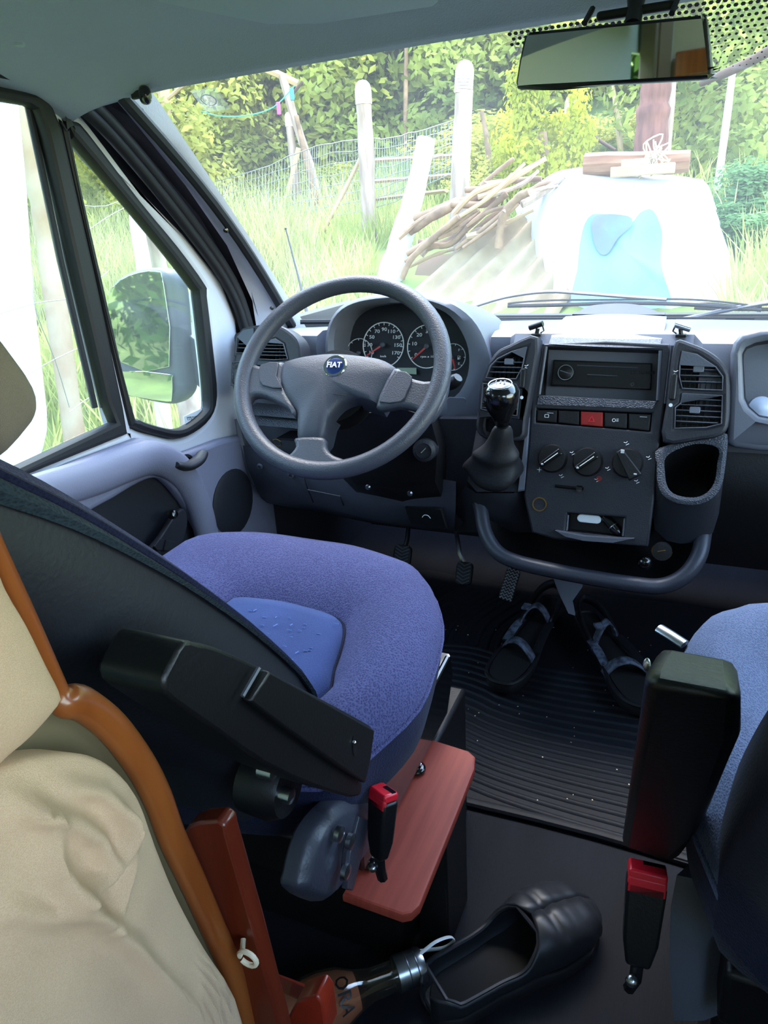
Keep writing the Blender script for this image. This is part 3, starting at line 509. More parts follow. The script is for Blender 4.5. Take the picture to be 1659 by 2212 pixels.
# switch row
bx = [(-.114,-.027),(-.074,-.026),(-.034,-.026),(.008,-.026),(.05,-.026),(.09,-.026)]; bb = [(-.113,-.05),(-.073,-.051),(-.032,-.053),(.01,-.054),(.052,-.055),(.09,-.057)]
obj('switch_bay', plate(SP, [bh], .003, .0005, -.03), 'black', ck_)
for i in range(5):
    g = .0012; pts = [(bx[i][0] + g, bx[i][1] - .001), (bx[i + 1][0] - g, bx[i + 1][1] - .001), (bb[i + 1][0] - g, bb[i + 1][1] + .001), (bb[i][0] + g, bb[i][1] + .001)]
    sw = obj('hazard_switch' if i == 2 else 'rocker_switch', plate(SP, [pts], .03, .0025, -.025), 'hazard' if i == 2 else 'black', ck_, label='red hazard light switch' if i == 2 else None)
    cx = sum(p[0] for p in pts) / 4; cz = sum(p[1] for p in pts) / 4
    if i == 2: obj('triangle', plate(SP, [[(cx - .006, cz - .005), (cx + .006, cz - .005), (cx, cz + .006)], [(cx - .0038, cz - .0038), (cx + .0038, cz - .0038), (cx, cz + .0035)]], .0006, .0001, .0052), 'red', sw)
    if i == 0: obj('symbol', plate(SP, [rrect(.008, .006, .001, 2, (cx, cz)), rrect(.0062, .0042, .0006, 2, (cx, cz))], .0006, .0001, .0052), 'whitepaint', sw)
    if i == 3: obj('symbol', plate(SP, [circ(.0032, 12, (cx - .003, cz)), circ(.0023, 12, (cx - .003, cz))], .0006, .0001, .0052).add(*(lambda g: (g.v, g.f))(text(SP, '≡', .009, .0006, (cx + .003, cz), 0)).__class__ and ([], [])), 'whitepaint', sw)
    if i == 3: obj('symbol', G().box((0, 0, 0), (.004, .0005, .0007), Matrix.Translation(on(SP, [(cx + .001, cz + .002)], .0056)[0])).box((0, 0, 0), (.004, .0005, .0007), Matrix.Translation(on(SP, [(cx + .001, cz)], .0056)[0])).box((0, 0, 0), (.004, .0005, .0007), Matrix.Translation(on(SP, [(cx + .001, cz - .002)], .0056)[0])), 'whitepaint', sw)
    if i in (0, 4): obj('indicator', G().tube(on(SP, [(cx, pts[0][1] - .005), (cx + .012, pts[0][1] - .005)], .0055), .0006, 4), 'steel', sw)
# heater knobs
hk = [(-.075,-.116),(-.011,-.118),(.058,-.115)]
for i, c in enumerate(hk):
    o3 = on(SP, [c])[0]; kb = obj('heater_knob', G().lathe([(.027, .004), (.027, .012), (.024, .018), (.0001, .019)], o3, K, 28), 'black', ck_)
    ang = math.radians(40 if i < 2 else 125); d = Vector((math.cos(ang), math.sin(ang))); n = Vector((-d.y, d.x)); p = Vector(c)
    if i < 2:
        obj('grip', G().prism(on(SP, [p - d * .024 + n * .005, p + d * .022 + n * .006, p + d * .022 - n * .006, p - d * .024 - n * .005], .018), K * .012, .002), 'gloss_black', kb, bev=.0015)
        obj('pointer', G().tube(on(SP, [p - d * .014, p + d * .016], .0306), .0007, 4).box((0, 0, 0), (.004, .001, .003), Matrix.Translation(on(SP, [p - d * .021], .0306)[0])), 'whitepaint', kb)
    else:
        obj('grip', G().prism(on(SP, [p + d * .026 + n * .006, p + d * .026 - n * .006, p - d * .03 - n * .012, p - d * .03 + n * .012], .018), K * .014, .002), 'black', kb, bev=.002)
        obj('pointer', G().box((0, 0, 0), (.006, .001, .006), Matrix.Translation(on(SP, [p + d * .02], .033)[0])).box((0, 0, 0), (.005, .001, .002), Matrix.Translation(on(SP, [p - d * .024], .033)[0])), 'whitepaint', kb)
    for k, a in enumerate((200, 100, 20, -60)[: 4]):
        if i == 1 and k < 3: continue
        a = math.radians(a); q = p + Vector((math.cos(a), math.sin(a))) * .036
        if i == 0 and k < 2: obj('print', text(SP, '12'[k] if k else '0', .008, .0004, q, 0), 'whitepaint', ck_)
        else: obj('print', G().tube(on(SP, [q + Vector((-.004, .001)), q, q + Vector((.002, .003))], .0055), .0007, 4).tube(on(SP, [q + Vector((0, -.004)), q + Vector((.005, -.001))], .0055), .0006, 4), 'whitepaint', ck_)
fq = [(-.098,-.139)][0]
obj('fan_symbol', G().prism(on(SP, [(fq[0] + math.cos(a) * r_, fq[1] + math.sin(a) * r_) for k in range(8) for a, r_ in ((k * math.pi / 4, .0055 if k % 2 == 0 else .0012),)], .0052), K * .0006), 'whitepaint', ck_)
rd = [(.011,-.147)][0]; obj('red_print', plate(SP, [circ(.005, 12, rd)], .001, .0002, .005), 'hazard', ck_)
sl = [(-.066,-.167),(-.014,-.168)]; obj('slider', G().tube(on(SP, sl, .006), .003, 6).tube(on(SP, [(sl[1][0] - .012, sl[1][1]), (sl[1][0] - .002, sl[1][1])], .012), .006, 8), 'gloss_black', ck_)
lg = [(-.092,-.204)][0]; obj('socket_ring', G().tube([on(SP, [c], .006)[0] for c in circ(.0125, 24, lg)], .0013, 5, True), 'brass', ck_, label='thin brass ring of the lighter socket'); obj('socket', G().lathe([(.0125, .006), (.011, -.02), (.0001, -.02)], on(SP, [lg])[0], K, 20, False), 'black', ck_)
# ashtray drawer with clutter
at = obj('ashtray', G().prism(on(SP, [(-.056,-.248),(-.006,-.252),(.05,-.25),(.083,-.247),(.051,-.259),(-.005,-.262),(-.039,-.257)], -.02), K * .05, .003), 'grey', ck_)
obj('ashtray_side', G().tube(on(SP, [(-.038,-.219),(-.038,-.248)], .002), .0018, 5).tube(on(SP, [(.062,-.215),(.062,-.247)], .002), .0018, 5), 'grey', ck_)
obj('ashtray_well', plate(SP, [ah], .003, .0005, -.04), 'black', ck_)
wt = [(-.001,-.223),(.041,-.231)]
tag(obj('white_tag', plate(SP, [rrect(.043, .015, .0074, 6, wt[0])], .006, .0015, -.012).xf(Matrix.Identity(4)), 'whitepaint'), 'small white oval tag lying in the open ashtray drawer', 'tag')
lt = on(SP, [wt[1]], -.01)[0]; dl = Vector((.6, -.3, -.5)).normalized()
li = thing('black_lighter', 'black stubby object lying in the open ashtray beside the white tag', 'lighter', lt)
obj('body', G().lathe([(.0001, -.022), (.008, -.022), (.009, -.01), (.009, .012), (.006, .02), (.0001, .021)], lt, dl, 14), 'gloss_black', li); obj('band', G().tube([lt + dl * .002 + (dl.orthogonal().normalized() * math.cos(a) + dl.cross(dl.orthogonal().normalized()) * math.sin(a)) * .0092 for a in (k * math.pi / 8 for k in range(16))], .0008, 4, True), 'steel', li)
# lower bin ------------------------------------------------------------
bl = spline([(-.234,.185,.482),(-.224,.17,.449),(-.211,.15,.423),(-.196,.125,.39),(-.168,.105,.362),(-.129,.095,.35),(-.059,.09,.344),(.017,.09,.339),(.09,.09,.337),(.136,.1,.336),(.17,.11,.355),(.19,.13,.385),(.195,.16,.413),(.195,.2,.433)], 4)
obj('bin_rim', G().tube(bl, .0145, 10, flat=1.), 'cover', db, smooth=60)
inn = [p + Vector((0, .012, -.004)) for p in bl]; cen = sum(inn, Vector()) / len(inn)
obj('bin_bowl', G().rings([inn, [p.lerp(Vector((cen.x, .24, cen.z)), .35) + Vector((0, .05, -.012)) for p in inn], [p.lerp(Vector((cen.x, .26, cen.z + .02)), .6) + Vector((0, .08, .0)) for p in inn]], False), 'black', db, smooth=60)
obj('bin_under', G().rings([[p + Vector((0, .0, -.012)) for p in bl], [p + Vector((-.02 * (p.x > 0) + .02 * (p.x < 0), .12, -.05)) for p in bl], [Vector((p.x * .8, .40, p.z + .03)) for p in bl]], False), 'dash_dark', db, smooth=60)
for q, r, m in (([(.13,.135,.389)][0], .017, 'brass'), ([(.103,.12,.369)][0], .014, 'gloss_black')):
    if m == 'brass': obj('socket_cap', G().lathe([(r, 0), (r, .012), (.0001, .013)], q, (0, -1, .35), 20), 'black', db); obj('socket_cap_mark', G().tube([Vector(q) + Vector((-.007, -.014, .004)), Vector(q) + Vector((.006, -.014, .008))], .0008, 4).tube([Vector(q) + Vector((math.cos(a) * .0172, -.012 , math.sin(a) * .0165 + .004)) for a in (math.pi * (.8 + k / 9) for k in range(12))], .0009, 4), 'brass', db)
    else: obj('bin_knob', G().ball(q, r, 14, 10), m, db)
# cup holder ------------------------------------------------------------
UP = ((.15, .13, .5), (1, 0, 0), (0, .40, .92))
UO = [(-.042,.079),(-.043,.053),(-.037,.013),(-.021,-.007),(.006,-.015),(.033,-.012),(.055,.004),(.064,.026),(.066,.061),(.064,.109),(.048,.112)]; UI = [(-.028,.067),(-.028,.038),(-.022,.014),(-.01,.002),(.009,-.002),(.029,.0),(.045,.012),(.053,.033),(.053,.06),(.052,.086),(.014,.09)]
cc = ([(.015,.046)])[0]; uo = polar(smooth2(UO, 3), cc, 48); ui = polar(smooth2(UI, 3), cc, 48)
ch = obj('cup_holder', G().rings([on(UP, uo, -.02), on(UP, uo), on(UP, [(a[0] * .5 + b[0] * .5, a[1] * .5 + b[1] * .5) for a, b in zip(uo, ui)], .003), on(UP, ui)], True, False, False), 'ribbed', db, smooth=50, label='ribbed rim of the cup holder')
obj('cup_well', G().rings([on(UP, ui), [p + Vector((0, .05, -.05)) for p in on(UP, ui)], [Vector((cc[0] + .15 + (p.x - .15 - cc[0]) * .8, p.y + .07, p.z - .10)) for p in on(UP, ui)]], True, False, True), 'black', ch, smooth=60)
low = [Vector(p) for p in [(.112,.16,.398),(.144,.15,.393),(.183,.15,.398),(.212,.16,.407)]]; top_ = on(UP, [UO[i] for i in (2, 3, 4, 5, 6, 7)], -.004)
obj('cup_body', G().rings([on(UP, UO[0:10], -.004), [Vector(p) for p in [(.109,.16,.511),(.108,.155,.482),(.108,.15,.453),(.114,.15,.422),(.136,.15,.403),(.159,.15,.4),(.186,.15,.406),(.21,.155,.426),(.216,.165,.459),(.215,.18,.514)]]], False), 'dash_dark', db, smooth=50)
# passenger side pad and pocket -------------------------------------------
PP = ((.2,.2,.65),(1.0,.0,.0),(.0,.2,.98))
ro = [(.023,.08),(.027,.091),(.04,.098),(.062,.103),(.359,.105),(.377,-.01),(.082,-.025),(.059,-.021),(.042,-.007),(.034,.008)]
obj('passenger_pad', plate(PP, [[(.005,.08),(.008,.099),(.017,.112),(.043,.12),(.083,.123),(.487,.126),(.52,-.066),(.066,-.079),(.027,-.076),(.015,-.068)], ro], .04, .01, -.03, 2), 'dash', db, smooth=50)
ri = ro
obj('pocket', G().rings([on(PP, ri, .003), on(PP, offset2(ri, .012), -.05)], True, False, True), 'dash_dark', db, smooth=50)
obj('glove_box', G().rings([[(x, .285 - .02 * k, z) for x in (.185, .25, .5, .9)] for k, z in ((0, .56), (1, .52), (1.2, .42), (0, .33))], False), 'black', db, smooth=40)
dk = [(.061,-.008)][0]
tag(obj('clear_disc', G().lathe([(.0001, -.006), (.019, -.006), (.021, 0), (.019, .006), (.012, .008), (.006, .012), (.0001, .012)], on(PP, [dk], -.012)[0], (0, -1, .25), 24), mat('frosted_clear', (190, 200, 225), .25)), 'pale round clear plastic disc in the pocket of the passenger dashboard', 'disc')
# two spring clips on the dash top ------------------------------------------
for i, (q, sg) in enumerate((([(-.134,.27,.76)][0], 1), ([(.123,.27,.76)][0], -1))):
    c = thing('spring_clip', ('black spring clip on the dashboard top, left of the radio lid', 'black and silver spring clip on the dashboard top, right of the radio lid')[i], 'clip', (q[0], q[1], q[2] - .012), 'spring clips flanking the radio')
    p = Vector(q); obj('foot', G().box(p + Vector((-.009, -.009, -.012)), p + Vector((.009, .009, -.007))), 'black', c, bev=.001)
    obj('stem', G().tube([p + Vector((0, 0, -.008)), p + Vector((.002 * sg, 0, .002))], .004, 6), 'black', c)
    obj('barrel', G().tube([p + Vector((-.014 * sg, 0, .001 if sg < 0 else .003)), p + Vector((.012 * sg, -.004, .012 if sg > 0 else .010))], .0055, 10), 'steel' if sg < 0 else 'black', c); obj('lever', G().tube([p + Vector((.010 * sg, 0, .010)), p + Vector((.014 * sg, -.002, -.002)), p + Vector((.008 * sg, -.004, -.006))], .0016, 5), 'black', c)
# driver's shelf and lower panels --------------------------------------------
obj('shelf_pocket', G().box((-.70, .30, .535), (-.44, .33, .63)).box((-.70, .20, .525), (-.44, .33, .53)), 'black', db, smooth=0)
for a in ("545 884 640 893 640 905 548 896", "548 901 640 910 640 925 552 918"):
    pass
for q in ([(-.772,.215,.593),(-.649,.215,.588),(-.642,.2,.577),(-.756,.2,.58)], [(-.764,.21,.573),(-.648,.21,.569),(-.641,.195,.556),(-.749,.195,.558)]): obj('shelf_lip', G().prism(q, (0, .03, .004), .001), 'ribbed', db)
obj('shelf_frame', G().tube(spline([(-.809,.215,.564),(-.805,.21,.527),(-.797,.205,.501),(-.793,.21,.448),(-.784,.215,.407)], 3), .008, 6), 'dash', db)
lp = [[(-.795,.2,.506),(-.689,.18,.502),(-.565,.165,.492),(-.453,.16,.492),(-.266,.16,.478)],[(-.784,.19,.456),(-.686,.165,.459),(-.561,.15,.45),(-.45,.145,.438),(-.262,.145,.439)],[(-.778,.21,.389),(-.69,.18,.397),(-.587,.165,.393),(-.456,.16,.374),(-.271,.16,.374)],[(-.812,.28,.332),(-.733,.26,.335),(-.637,.25,.337),(-.499,.25,.323),(-.298,.25,.324)]]
obj('lower_panel', G().rings([spline([Vector(p) for p in r], 4) for r in lp], False), 'cover', db, smooth=60)  # same plastic as the dash, coloured darker to carry the shade here
obj('panel_seam', G().tube(spline([(-.613,.152,.461),(-.604,.148,.441),(-.598,.158,.4)], 3), .0016, 5).tube([(-.601,.146,.434),(-.52,.142,.428),(-.523,.158,.4)], .0014, 5), 'black', db)
for q in [(-.735,.172,.469),(-.644,.155,.462)]: obj('panel_lock', G().lathe([(.007, 0), (.007, .004), (.0045, .005), (.0045, .001), (.0001, .001)], q, (0, -1, -.2), 16), 'grey', db)
br = [(-.318,.135,.41)][0]; obj('bonnet_release', G().prism([(-.367,.14,.423),(-.287,.14,.428),(-.279,.15,.382),(-.361,.15,.383)], (0, -.012, 0), .003), 'black', db); obj('bonnet_symbol', G().tube(spline([Vector(br) + Vector((-.009, -.012, -.002)), Vector(br) + Vector((-.004, -.013, .004)), Vector(br) + Vector((.004, -.013, .004)), Vector(br) + Vector((.009, -.012, -.002))], 3), .0008, 4), 'whitepaint', db)
obj('column_shroud', G().rings([[Vector(p) for p in r] for r in ([(-.522,.1,.585),(-.447,.08,.623),(-.349,.08,.646),(-.29,.09,.624),(-.281,.1,.572),(-.292,.11,.493),(-.357,.1,.476),(-.458,.1,.477),(-.507,.1,.518)], [(-.574,.2,.585),(-.514,.22,.623),(-.407,.22,.637),(-.32,.2,.617),(-.297,.2,.541),(-.295,.17,.421),(-.379,.15,.425),(-.485,.15,.436),(-.553,.18,.467)])]), 'black', db, smooth=50)
for q in [(-.428,.09,.476),(-.34,.095,.469)]: obj('shroud_screw', G().lathe([(.006, 0), (.004, .004), (.0001, .004)], q, (0, -1, 0), 10), 'steel', db)
ig = [(-.302,.085,.564)][0]; obj('ignition_lock', G().lathe([(.024, -.02), (.022, .004), (.015, .008), (.015, .003), (.0001, .003)], ig, (.15, -1, .1), 22), 'dash_dark', db); obj('key_slot', G().tube([Vector(ig) + Vector((-.004, -.006, -.004)), Vector(ig) + Vector((.006, -.006, .006))], .0018, 6), 'steel', db)
obj('indicator_stalk', G().tube(spline([(-.327,.12,.663),(-.273,.1,.68),(-.248,.09,.69),(-.233,.085,.704)], 3), [.007, .007, .007, .007, .008, .009, .011, .012, .012, .009], 10), 'black', db, smooth=60)
obj('column_side', G().prism([(-.312,.2,.594),(-.224,.2,.598),(-.231,.19,.51),(-.259,.18,.411),(-.229,.18,.419),(-.274,.18,.362),(-.298,.18,.417)], (0, .06, 0)), 'dash_dark', db)
obj('door_side_knob', G().ball([(-.791,.23,.741)][0], (.008, .008, .016), 10, 8), 'black', db)
# yellow rag with a ring on the shelf
yr = [(-.726,.22,.498),(-.665,.22,.494),(-.701,.2,.518)]
tag(obj('yellow_rag', G().grid(lambda a, b: Vector((-.62 + .13 * a, .20 + .07 * b, .535 + .016 * math.sin(a * 3.1) * (.5 + .5 * b) + .006 * math.sin(9 * a + 5 * b))), 14, 8), 'yellow'), 'crumpled yellow cloth on the shelf behind the steering wheel', 'cloth')
tag(obj('key_ring', G().tube([Vector(yr[2]) + Vector((math.cos(a) * .011, -.003 * math.sin(a), math.sin(a) * .009)) for a in (k * math.pi / 10 for k in range(20))], .0012, 5, True), 'brass'), 'thin brass ring lying beside the yellow cloth on the shelf', 'ring')
# ---------------------------------------------------------------- steering wheel
WP = ((-.426,.0,.724),(.997,.082,.0),(-.054,.66,.749)); wk = Vector(WP[1]).cross(Vector(WP[2])); wr_, wu = Vector(WP[1]), Vector(WP[2]); wo_ = Vector(WP[0])
sw = thing('steering_wheel', 'dark grey three-spoke steering wheel in front of the dials', 'steering wheel', WP[0])
obj('rim', G().tube([wo_ + (wr_ * math.cos(a) + wu * math.sin(a)) * .187 for a in (2 * math.pi * k / 72 for k in range(72))], .0158, 14, True), 'wheel', sw, smooth=80)
pad = smooth2([(-.12,.02),(-.103,.029),(-.072,.037),(-.024,.042),(.025,.039),(.074,.031),(.102,.016),(.11,.004),(.095,-.03),(.084,-.062),(.067,-.05),(.041,-.047),(.013,-.06),(-.004,-.092),(-.006,-.132),(-.031,-.136),(-.052,-.136),(-.064,-.088),(-.08,-.066),(-.105,-.041),(-.121,-.007)], 3)
pc = ([(-.021,-.015)])[0]; pq = polar(pad, pc, 80); sca = lambda s: [(pc[0] + (p[0] - pc[0]) * s, pc[1] + (p[1] - pc[1]) * s) for p in pq]
pd = obj('airbag_pad', G().rings([on(WP, pq, -.05), on(WP, pq, -.012), on(WP, sca(.975), -.004), on(WP, sca(.93), .001), on(WP, sca(.8), .006), on(WP, sca(.5), .010), on(WP, sca(.2), .012)]), 'pad', sw, smooth=50)
obj('pad_seam', G().tube(on(WP, [(-.071,-.038),(-.02,-.043),(.025,-.048)], .0075), .0008, 4), 'black', pd)
bz = ([(-.005,.004)])[0]; BP = (tuple(Vector(((-.426,-.008,.736),(.997,.082,.0),(-.054,.66,.749))[0]) - wk * .004), WP[1], WP[2])
bd_ = obj('badge', G().lathe([(.0001, -.004), (.0225, -.004), (.0225, .001), (.0205, .003), (.017, .003), (.0165, .002), (.0001, .003)], on(BP, [bz])[0], wk, 32), 'chrome', sw, label='round chrome badge with blue centre and white letters')
obj('badge_face', G().lathe([(.0165, .0022), (.012, .0032), (.0001, .0036)], on(BP, [bz])[0], wk, 32), 'blueb', bd_)
obj('letters', text(BP, 'FIAT', .0150, .0012, (bz[0], bz[1]), 0, sx=.95).xf(Matrix.Translation(wk * .0042)), 'whitepaint', bd_)
hq = ([(-.032,-.107)])[0]; obj('horn_symbol', G().tube(on(WP, [(hq[0] - .006, hq[1] + .004), (hq[0] - .006, hq[1] - .003)], .004), .0006, 4).tube(on(WP, [(hq[0] - .004, hq[1] + .001), (hq[0] + .003, hq[1] + .004), (hq[0] + .002, hq[1] - .003), (hq[0] - .004, hq[1] - .002)], .004), .0006, 4, True), 'black', pd)
for s, c in (("516 770 560 800 598 800 604 850 640 895 560 850 530 880 515 850", 0), ("845 815 870 818 930 822 962 790 968 860 945 900 900 885 860 880 815 874", 1), ("641 952 696 952 720 980 775 1012 690 1030 590 1012 625 985", 2)):
    pass
sp_l = [smooth2(q, 3) for q in ([(-.202,.035),(-.174,.018),(-.147,.012),(-.114,.022),(-.105,-.024),(-.067,-.074),(-.067,-.088),(-.085,-.072),(-.132,-.051),(-.16,-.051),(-.167,-.077),(-.181,-.054)], [(.1,.01),(.132,-.007),(.17,-.013),(.188,.016),(.2,.007),(.2,-.045),(.184,-.084),(.169,-.085),(.152,-.068),(.121,-.063),(.081,-.065)], [(-.056,-.128),(-.004,-.125),(.005,-.143),(.023,-.158),(.07,-.172),(.044,-.187),(.004,-.195),(-.04,-.192),(-.088,-.177),(-.063,-.162),(-.052,-.145)])]
for q in sp_l: obj('spoke', plate(WP, [q], .022, .008, -.018, 3), 'wheel', sw, smooth=60)
for q in ([(-.155,.012),(-.121,.018),(-.118,-.01),(-.101,-.035),(-.141,-.03),(-.153,-.01)], [(.111,.002),(.138,-.009),(.134,-.038),(.126,-.057),(.088,-.058),(.097,-.031)]): obj('spoke_cover', plate(WP, [smooth2(q, 2)], .004, .0015, .003), 'pad', sw)
obj('hub', G().lathe([(.075, -.03), (.07, -.07), (.055, -.10)], wo_ + wr_ * pc[0] + wu * pc[1] * .6, wk, 28), 'black', sw)
# ---------------------------------------------------------------- gear lever
gk = Vector([(-.155,.085,.665)][0]); gb = Vector([(-.187,.15,.493)][0])
gl = thing('gear_lever', 'black gear lever with a glossy knob and leather gaiter left of the console', 'gear lever', gb[:])
knb = obj('knob', G().lathe([(.0001, -.048), (.014, -.046), (.018, -.03), (.027, -.012), (.0315, .006), (.029, .022), (.020, .031), (.0001, .034)], gk, Vector((0, -.25, 1)), 24), 'gloss_black', gl, smooth=70)
obj('knob_ring', G().tube([gk + Vector((math.cos(a) * .0205, -.0075 + math.sin(a) * .02, .0312 + .005 * math.sin(a))) for a in (k * math.pi / 12 for k in range(24))], .0009, 5, True), 'steel', knb)
obj('gear_pattern', text((tuple(gk + Vector((0, -.0085, .034))), (1, 0, 0), (0, 1, .25)), '1 3 5', .010, .0006, (0, .003)), 'grey', knb)
nk = gk + Vector((0, .012, -.046))
gai = []
for t, rx, ry in ((0, .017, .017), (.2, .021, .02), (.38, .026, .026), (.5, .040, .036), (.56, .044, .04), (.62, .042, .038), (.78, .056, .05), (.9, .062, .055), (1, .056, .05)):
    c = nk.lerp(gb, t); gai.append([c + Vector((math.cos(a) * rx * (1 + .10 * math.sin(3 * a + t * 6)), math.sin(a) * ry * (1 + .12 * math.cos(2 * a + t * 9)), .012 * math.sin(2 * a + 1) * t)) for a in (2 * math.pi * k / 28 for k in range(28))])
obj('gaiter', G().rings(gai), 'rubber', gl, smooth=80, sub=1)
obj('gaiter_base', G().rings([[Vector(p) for p in q] for q in ([(-.234,.2,.579),(-.235,.14,.488),(-.217,.14,.468),(-.135,.14,.476),(-.134,.2,.552)], [(-.253,.26,.556),(-.279,.26,.431),(-.253,.26,.369),(-.154,.26,.38),(-.145,.26,.533)])], True, True, True), 'dash_dark', db, smooth=40)
obj('console_flank', G().rings([[Vector(p) for p in q] for q in ([(-.243,.15,.474),(-.217,.14,.465),(-.143,.14,.472),(-.124,.17,.525)], [(-.27,.17,.434),(-.215,.15,.419),(-.129,.16,.413),(-.114,.17,.43)], [(-.281,.2,.348),(-.212,.16,.373),(-.119,.2,.367),(-.11,.2,.379)])], False), 'dash_dark', db, smooth=60)
# ---------------------------------------------------------------- rear-view mirror
MP = ((.085,.0,1.1),(.995,-.1,.0),(-.004,-.04,.999)); mk = Vector(MP[1]).cross(Vector(MP[2]))
mo = [(-.206,.039),(-.194,.09),(-.186,.096),(-.172,.096),(.02,.083),(.035,.081),(.04,.074),(.051,.022),(.05,.015),(.04,.012),(-.181,.029),(-.198,.03)]
mi = smooth2(mo, 2)
rm = thing('rear_view_mirror', 'wide black-framed rear-view mirror hanging from the windscreen top', 'mirror', tuple(Vector(MP[0])))
obj('housing', plate(MP, [mi], .024, .006, -.024, 2), 'black', rm, smooth=50); obj('mirror_glass', plate(MP, [offset2(mi, .005)], .002, .0005, -.0005), 'mirror', rm)
ma = [(.033,.03,1.186),(.032,.06,1.212),(.031,.085,1.238)]
obj('mount_arm', G().tube(ma, [.012, .010, .014], 12), 'black', rm); obj('mount_base', G().box(Vector(ma[1]) + Vector((-.05, -.006, -.008)), Vector(ma[1]) + Vector((.05, .012, .004))), 'black', rm, bev=.004)
obj('mount_tab', G().tube([(-.029,.03,1.199),(-.022,.05,1.219)], .004, 6).tube([(.08,.04,1.197),(.084,.06,1.215)], .004, 6), 'black', rm)
# ---------------------------------------------------------------- floor mat
mt = thing('floor_mat', 'black ribbed rubber mat over the cab floor between the seats', 'mat', (-.1, .2, 0))
obj('mat_sheet', plate(((0, 0, 0), (1, 0, 0), (0, 1, 0)), [smooth2([(-.20, -.185), (.05, -.188), (.28, -.20), (.60, -.20), (.62, .2), (.6, .62), (-.3, .62), (-.62, .60), (-.62, .1), (-.60, -.15), (-.40, -.185)], 2)], .010, .004, .0005), 'matrub', mt)
rg = G()
for k in range(19):
    y0 = -.165 + .0235 * k
    pth = [Vector((x, y0 + .030 * math.exp(-((x + .27) / .10) ** 2) - .012 * math.sin((x + .1) * 7 + k * .12) * (1 if x > -.2 else .4) - .03 * max(0, x - .1), .0105)) for x in [-.44 + .03 * i for i in range(27)]]
    rg.tube(pth, .0058, 6, flat=.75)
for k in range(15):
    x0 = -.50 + .026 * k
    pth = [Vector((x0 + .05 * (t / 9) ** 2 - .012 * math.sin(t * .5), .285 + .012 * math.sin(k) + t * .031, .0105)) for t in range(10)]
    rg.tube(pth, .0065, 6, flat=.7)
obj('ridges', rg, 'matrub', mt, kind='stuff', smooth=60)
obj('mat_lip', G().tube([(-.42 + .1 * i, -.186 - .004 * math.sin(i), .008) for i in range(11)], .009, 8, flat=.7), 'matrub', mt)
g = G(); r = random.Random(3)
for k in range(90):
    x, y = r.uniform(-.42, .30), r.uniform(-.16, .45); g.ball((x, y, .0185), (r.uniform(.0008, .002), r.uniform(.0008, .002), .0008), 5, 3)
tag(obj('crumbs', g, 'cream', None, kind='stuff'), 'pale crumbs and grit scattered over the floor mat', 'crumbs')
# ---------------------------------------------------------------- pedals
def pedal(nm, lab, c, w, h, arm, pat, tilt=.5, yaw=0.):
    c = Vector(c); r = Vector((math.cos(yaw), 0, math.sin(yaw))); u = Vector((-math.sin(yaw) * .8, tilt, math.cos(yaw))).normalized(); P = (tuple(c), tuple(r), tuple(u)); k = r.cross(u)
    t = thing(nm, lab, 'pedal', tuple(c), 'foot pedals under the dashboard')
    obj('pedal_pad', plate(P, [rrect(w, h, min(w, h) * .28, 4)], .010, .003, -.01), 'rubber', t)
    g = G()
    n = int(h / .0085)
    for i in range(n):
        z = -h / 2 + h * (i + .7) / (n + .4); 
        if pat == 'v': q = [(-w * .38, z + .005), (0, z - .004), (w * .38, z + .005)]
        else: q = [(-w * .42 + w * .84 * j / 6, z + (.0028 if j % 2 else -.0028)) for j in range(7)]
        g.tube(on(P, q, .001), .0019 if pat == 'v' else .0024, 5)
    obj('tread', g, 'grey' if pat == 'v' else 'tread', t)
    obj('pedal_arm', G().tube([c + u * h * .3 - k * .012] + [Vector(a) for a in arm], .006, 8), 'steel' if nm == 'brake_pedal' else 'black', t)
pedal('clutch_pedal', 'black clutch pedal, leftmost of the three, half behind the seat', [(-.503,.42,.161)][0], .05, .055, [(-.498,.45,.194),(-.51,.5,.232)], 'v')
pedal('brake_pedal', 'rounded grey brake pedal on a bare steel arm', [(-.336,.42,.134)][0], .044, .058, [(-.352,.44,.179),(-.373,.48,.217)], 'v')
pedal('accelerator_pedal', 'narrow accelerator pedal with zigzag tread, rightmost of the three', [(-.228,.46,.099)][0], .036, .085, [(-.232,.52,.131),(-.249,.6,.167)], 'z', .6, -.22)
gb2 = [Vector(p) for p in [(-.109,.4,.166),(-.077,.4,.168),(-.041,.4,.152),(-.06,.38,.12),(-.049,.36,.096),(-.064,.36,.099),(-.095,.39,.136)]]
tag(obj('steel_bracket', G().prism(gb2, (0, .004, .004)), 'dash'), 'bare grey metal bracket under the console bin beside the accelerator', 'bracket')
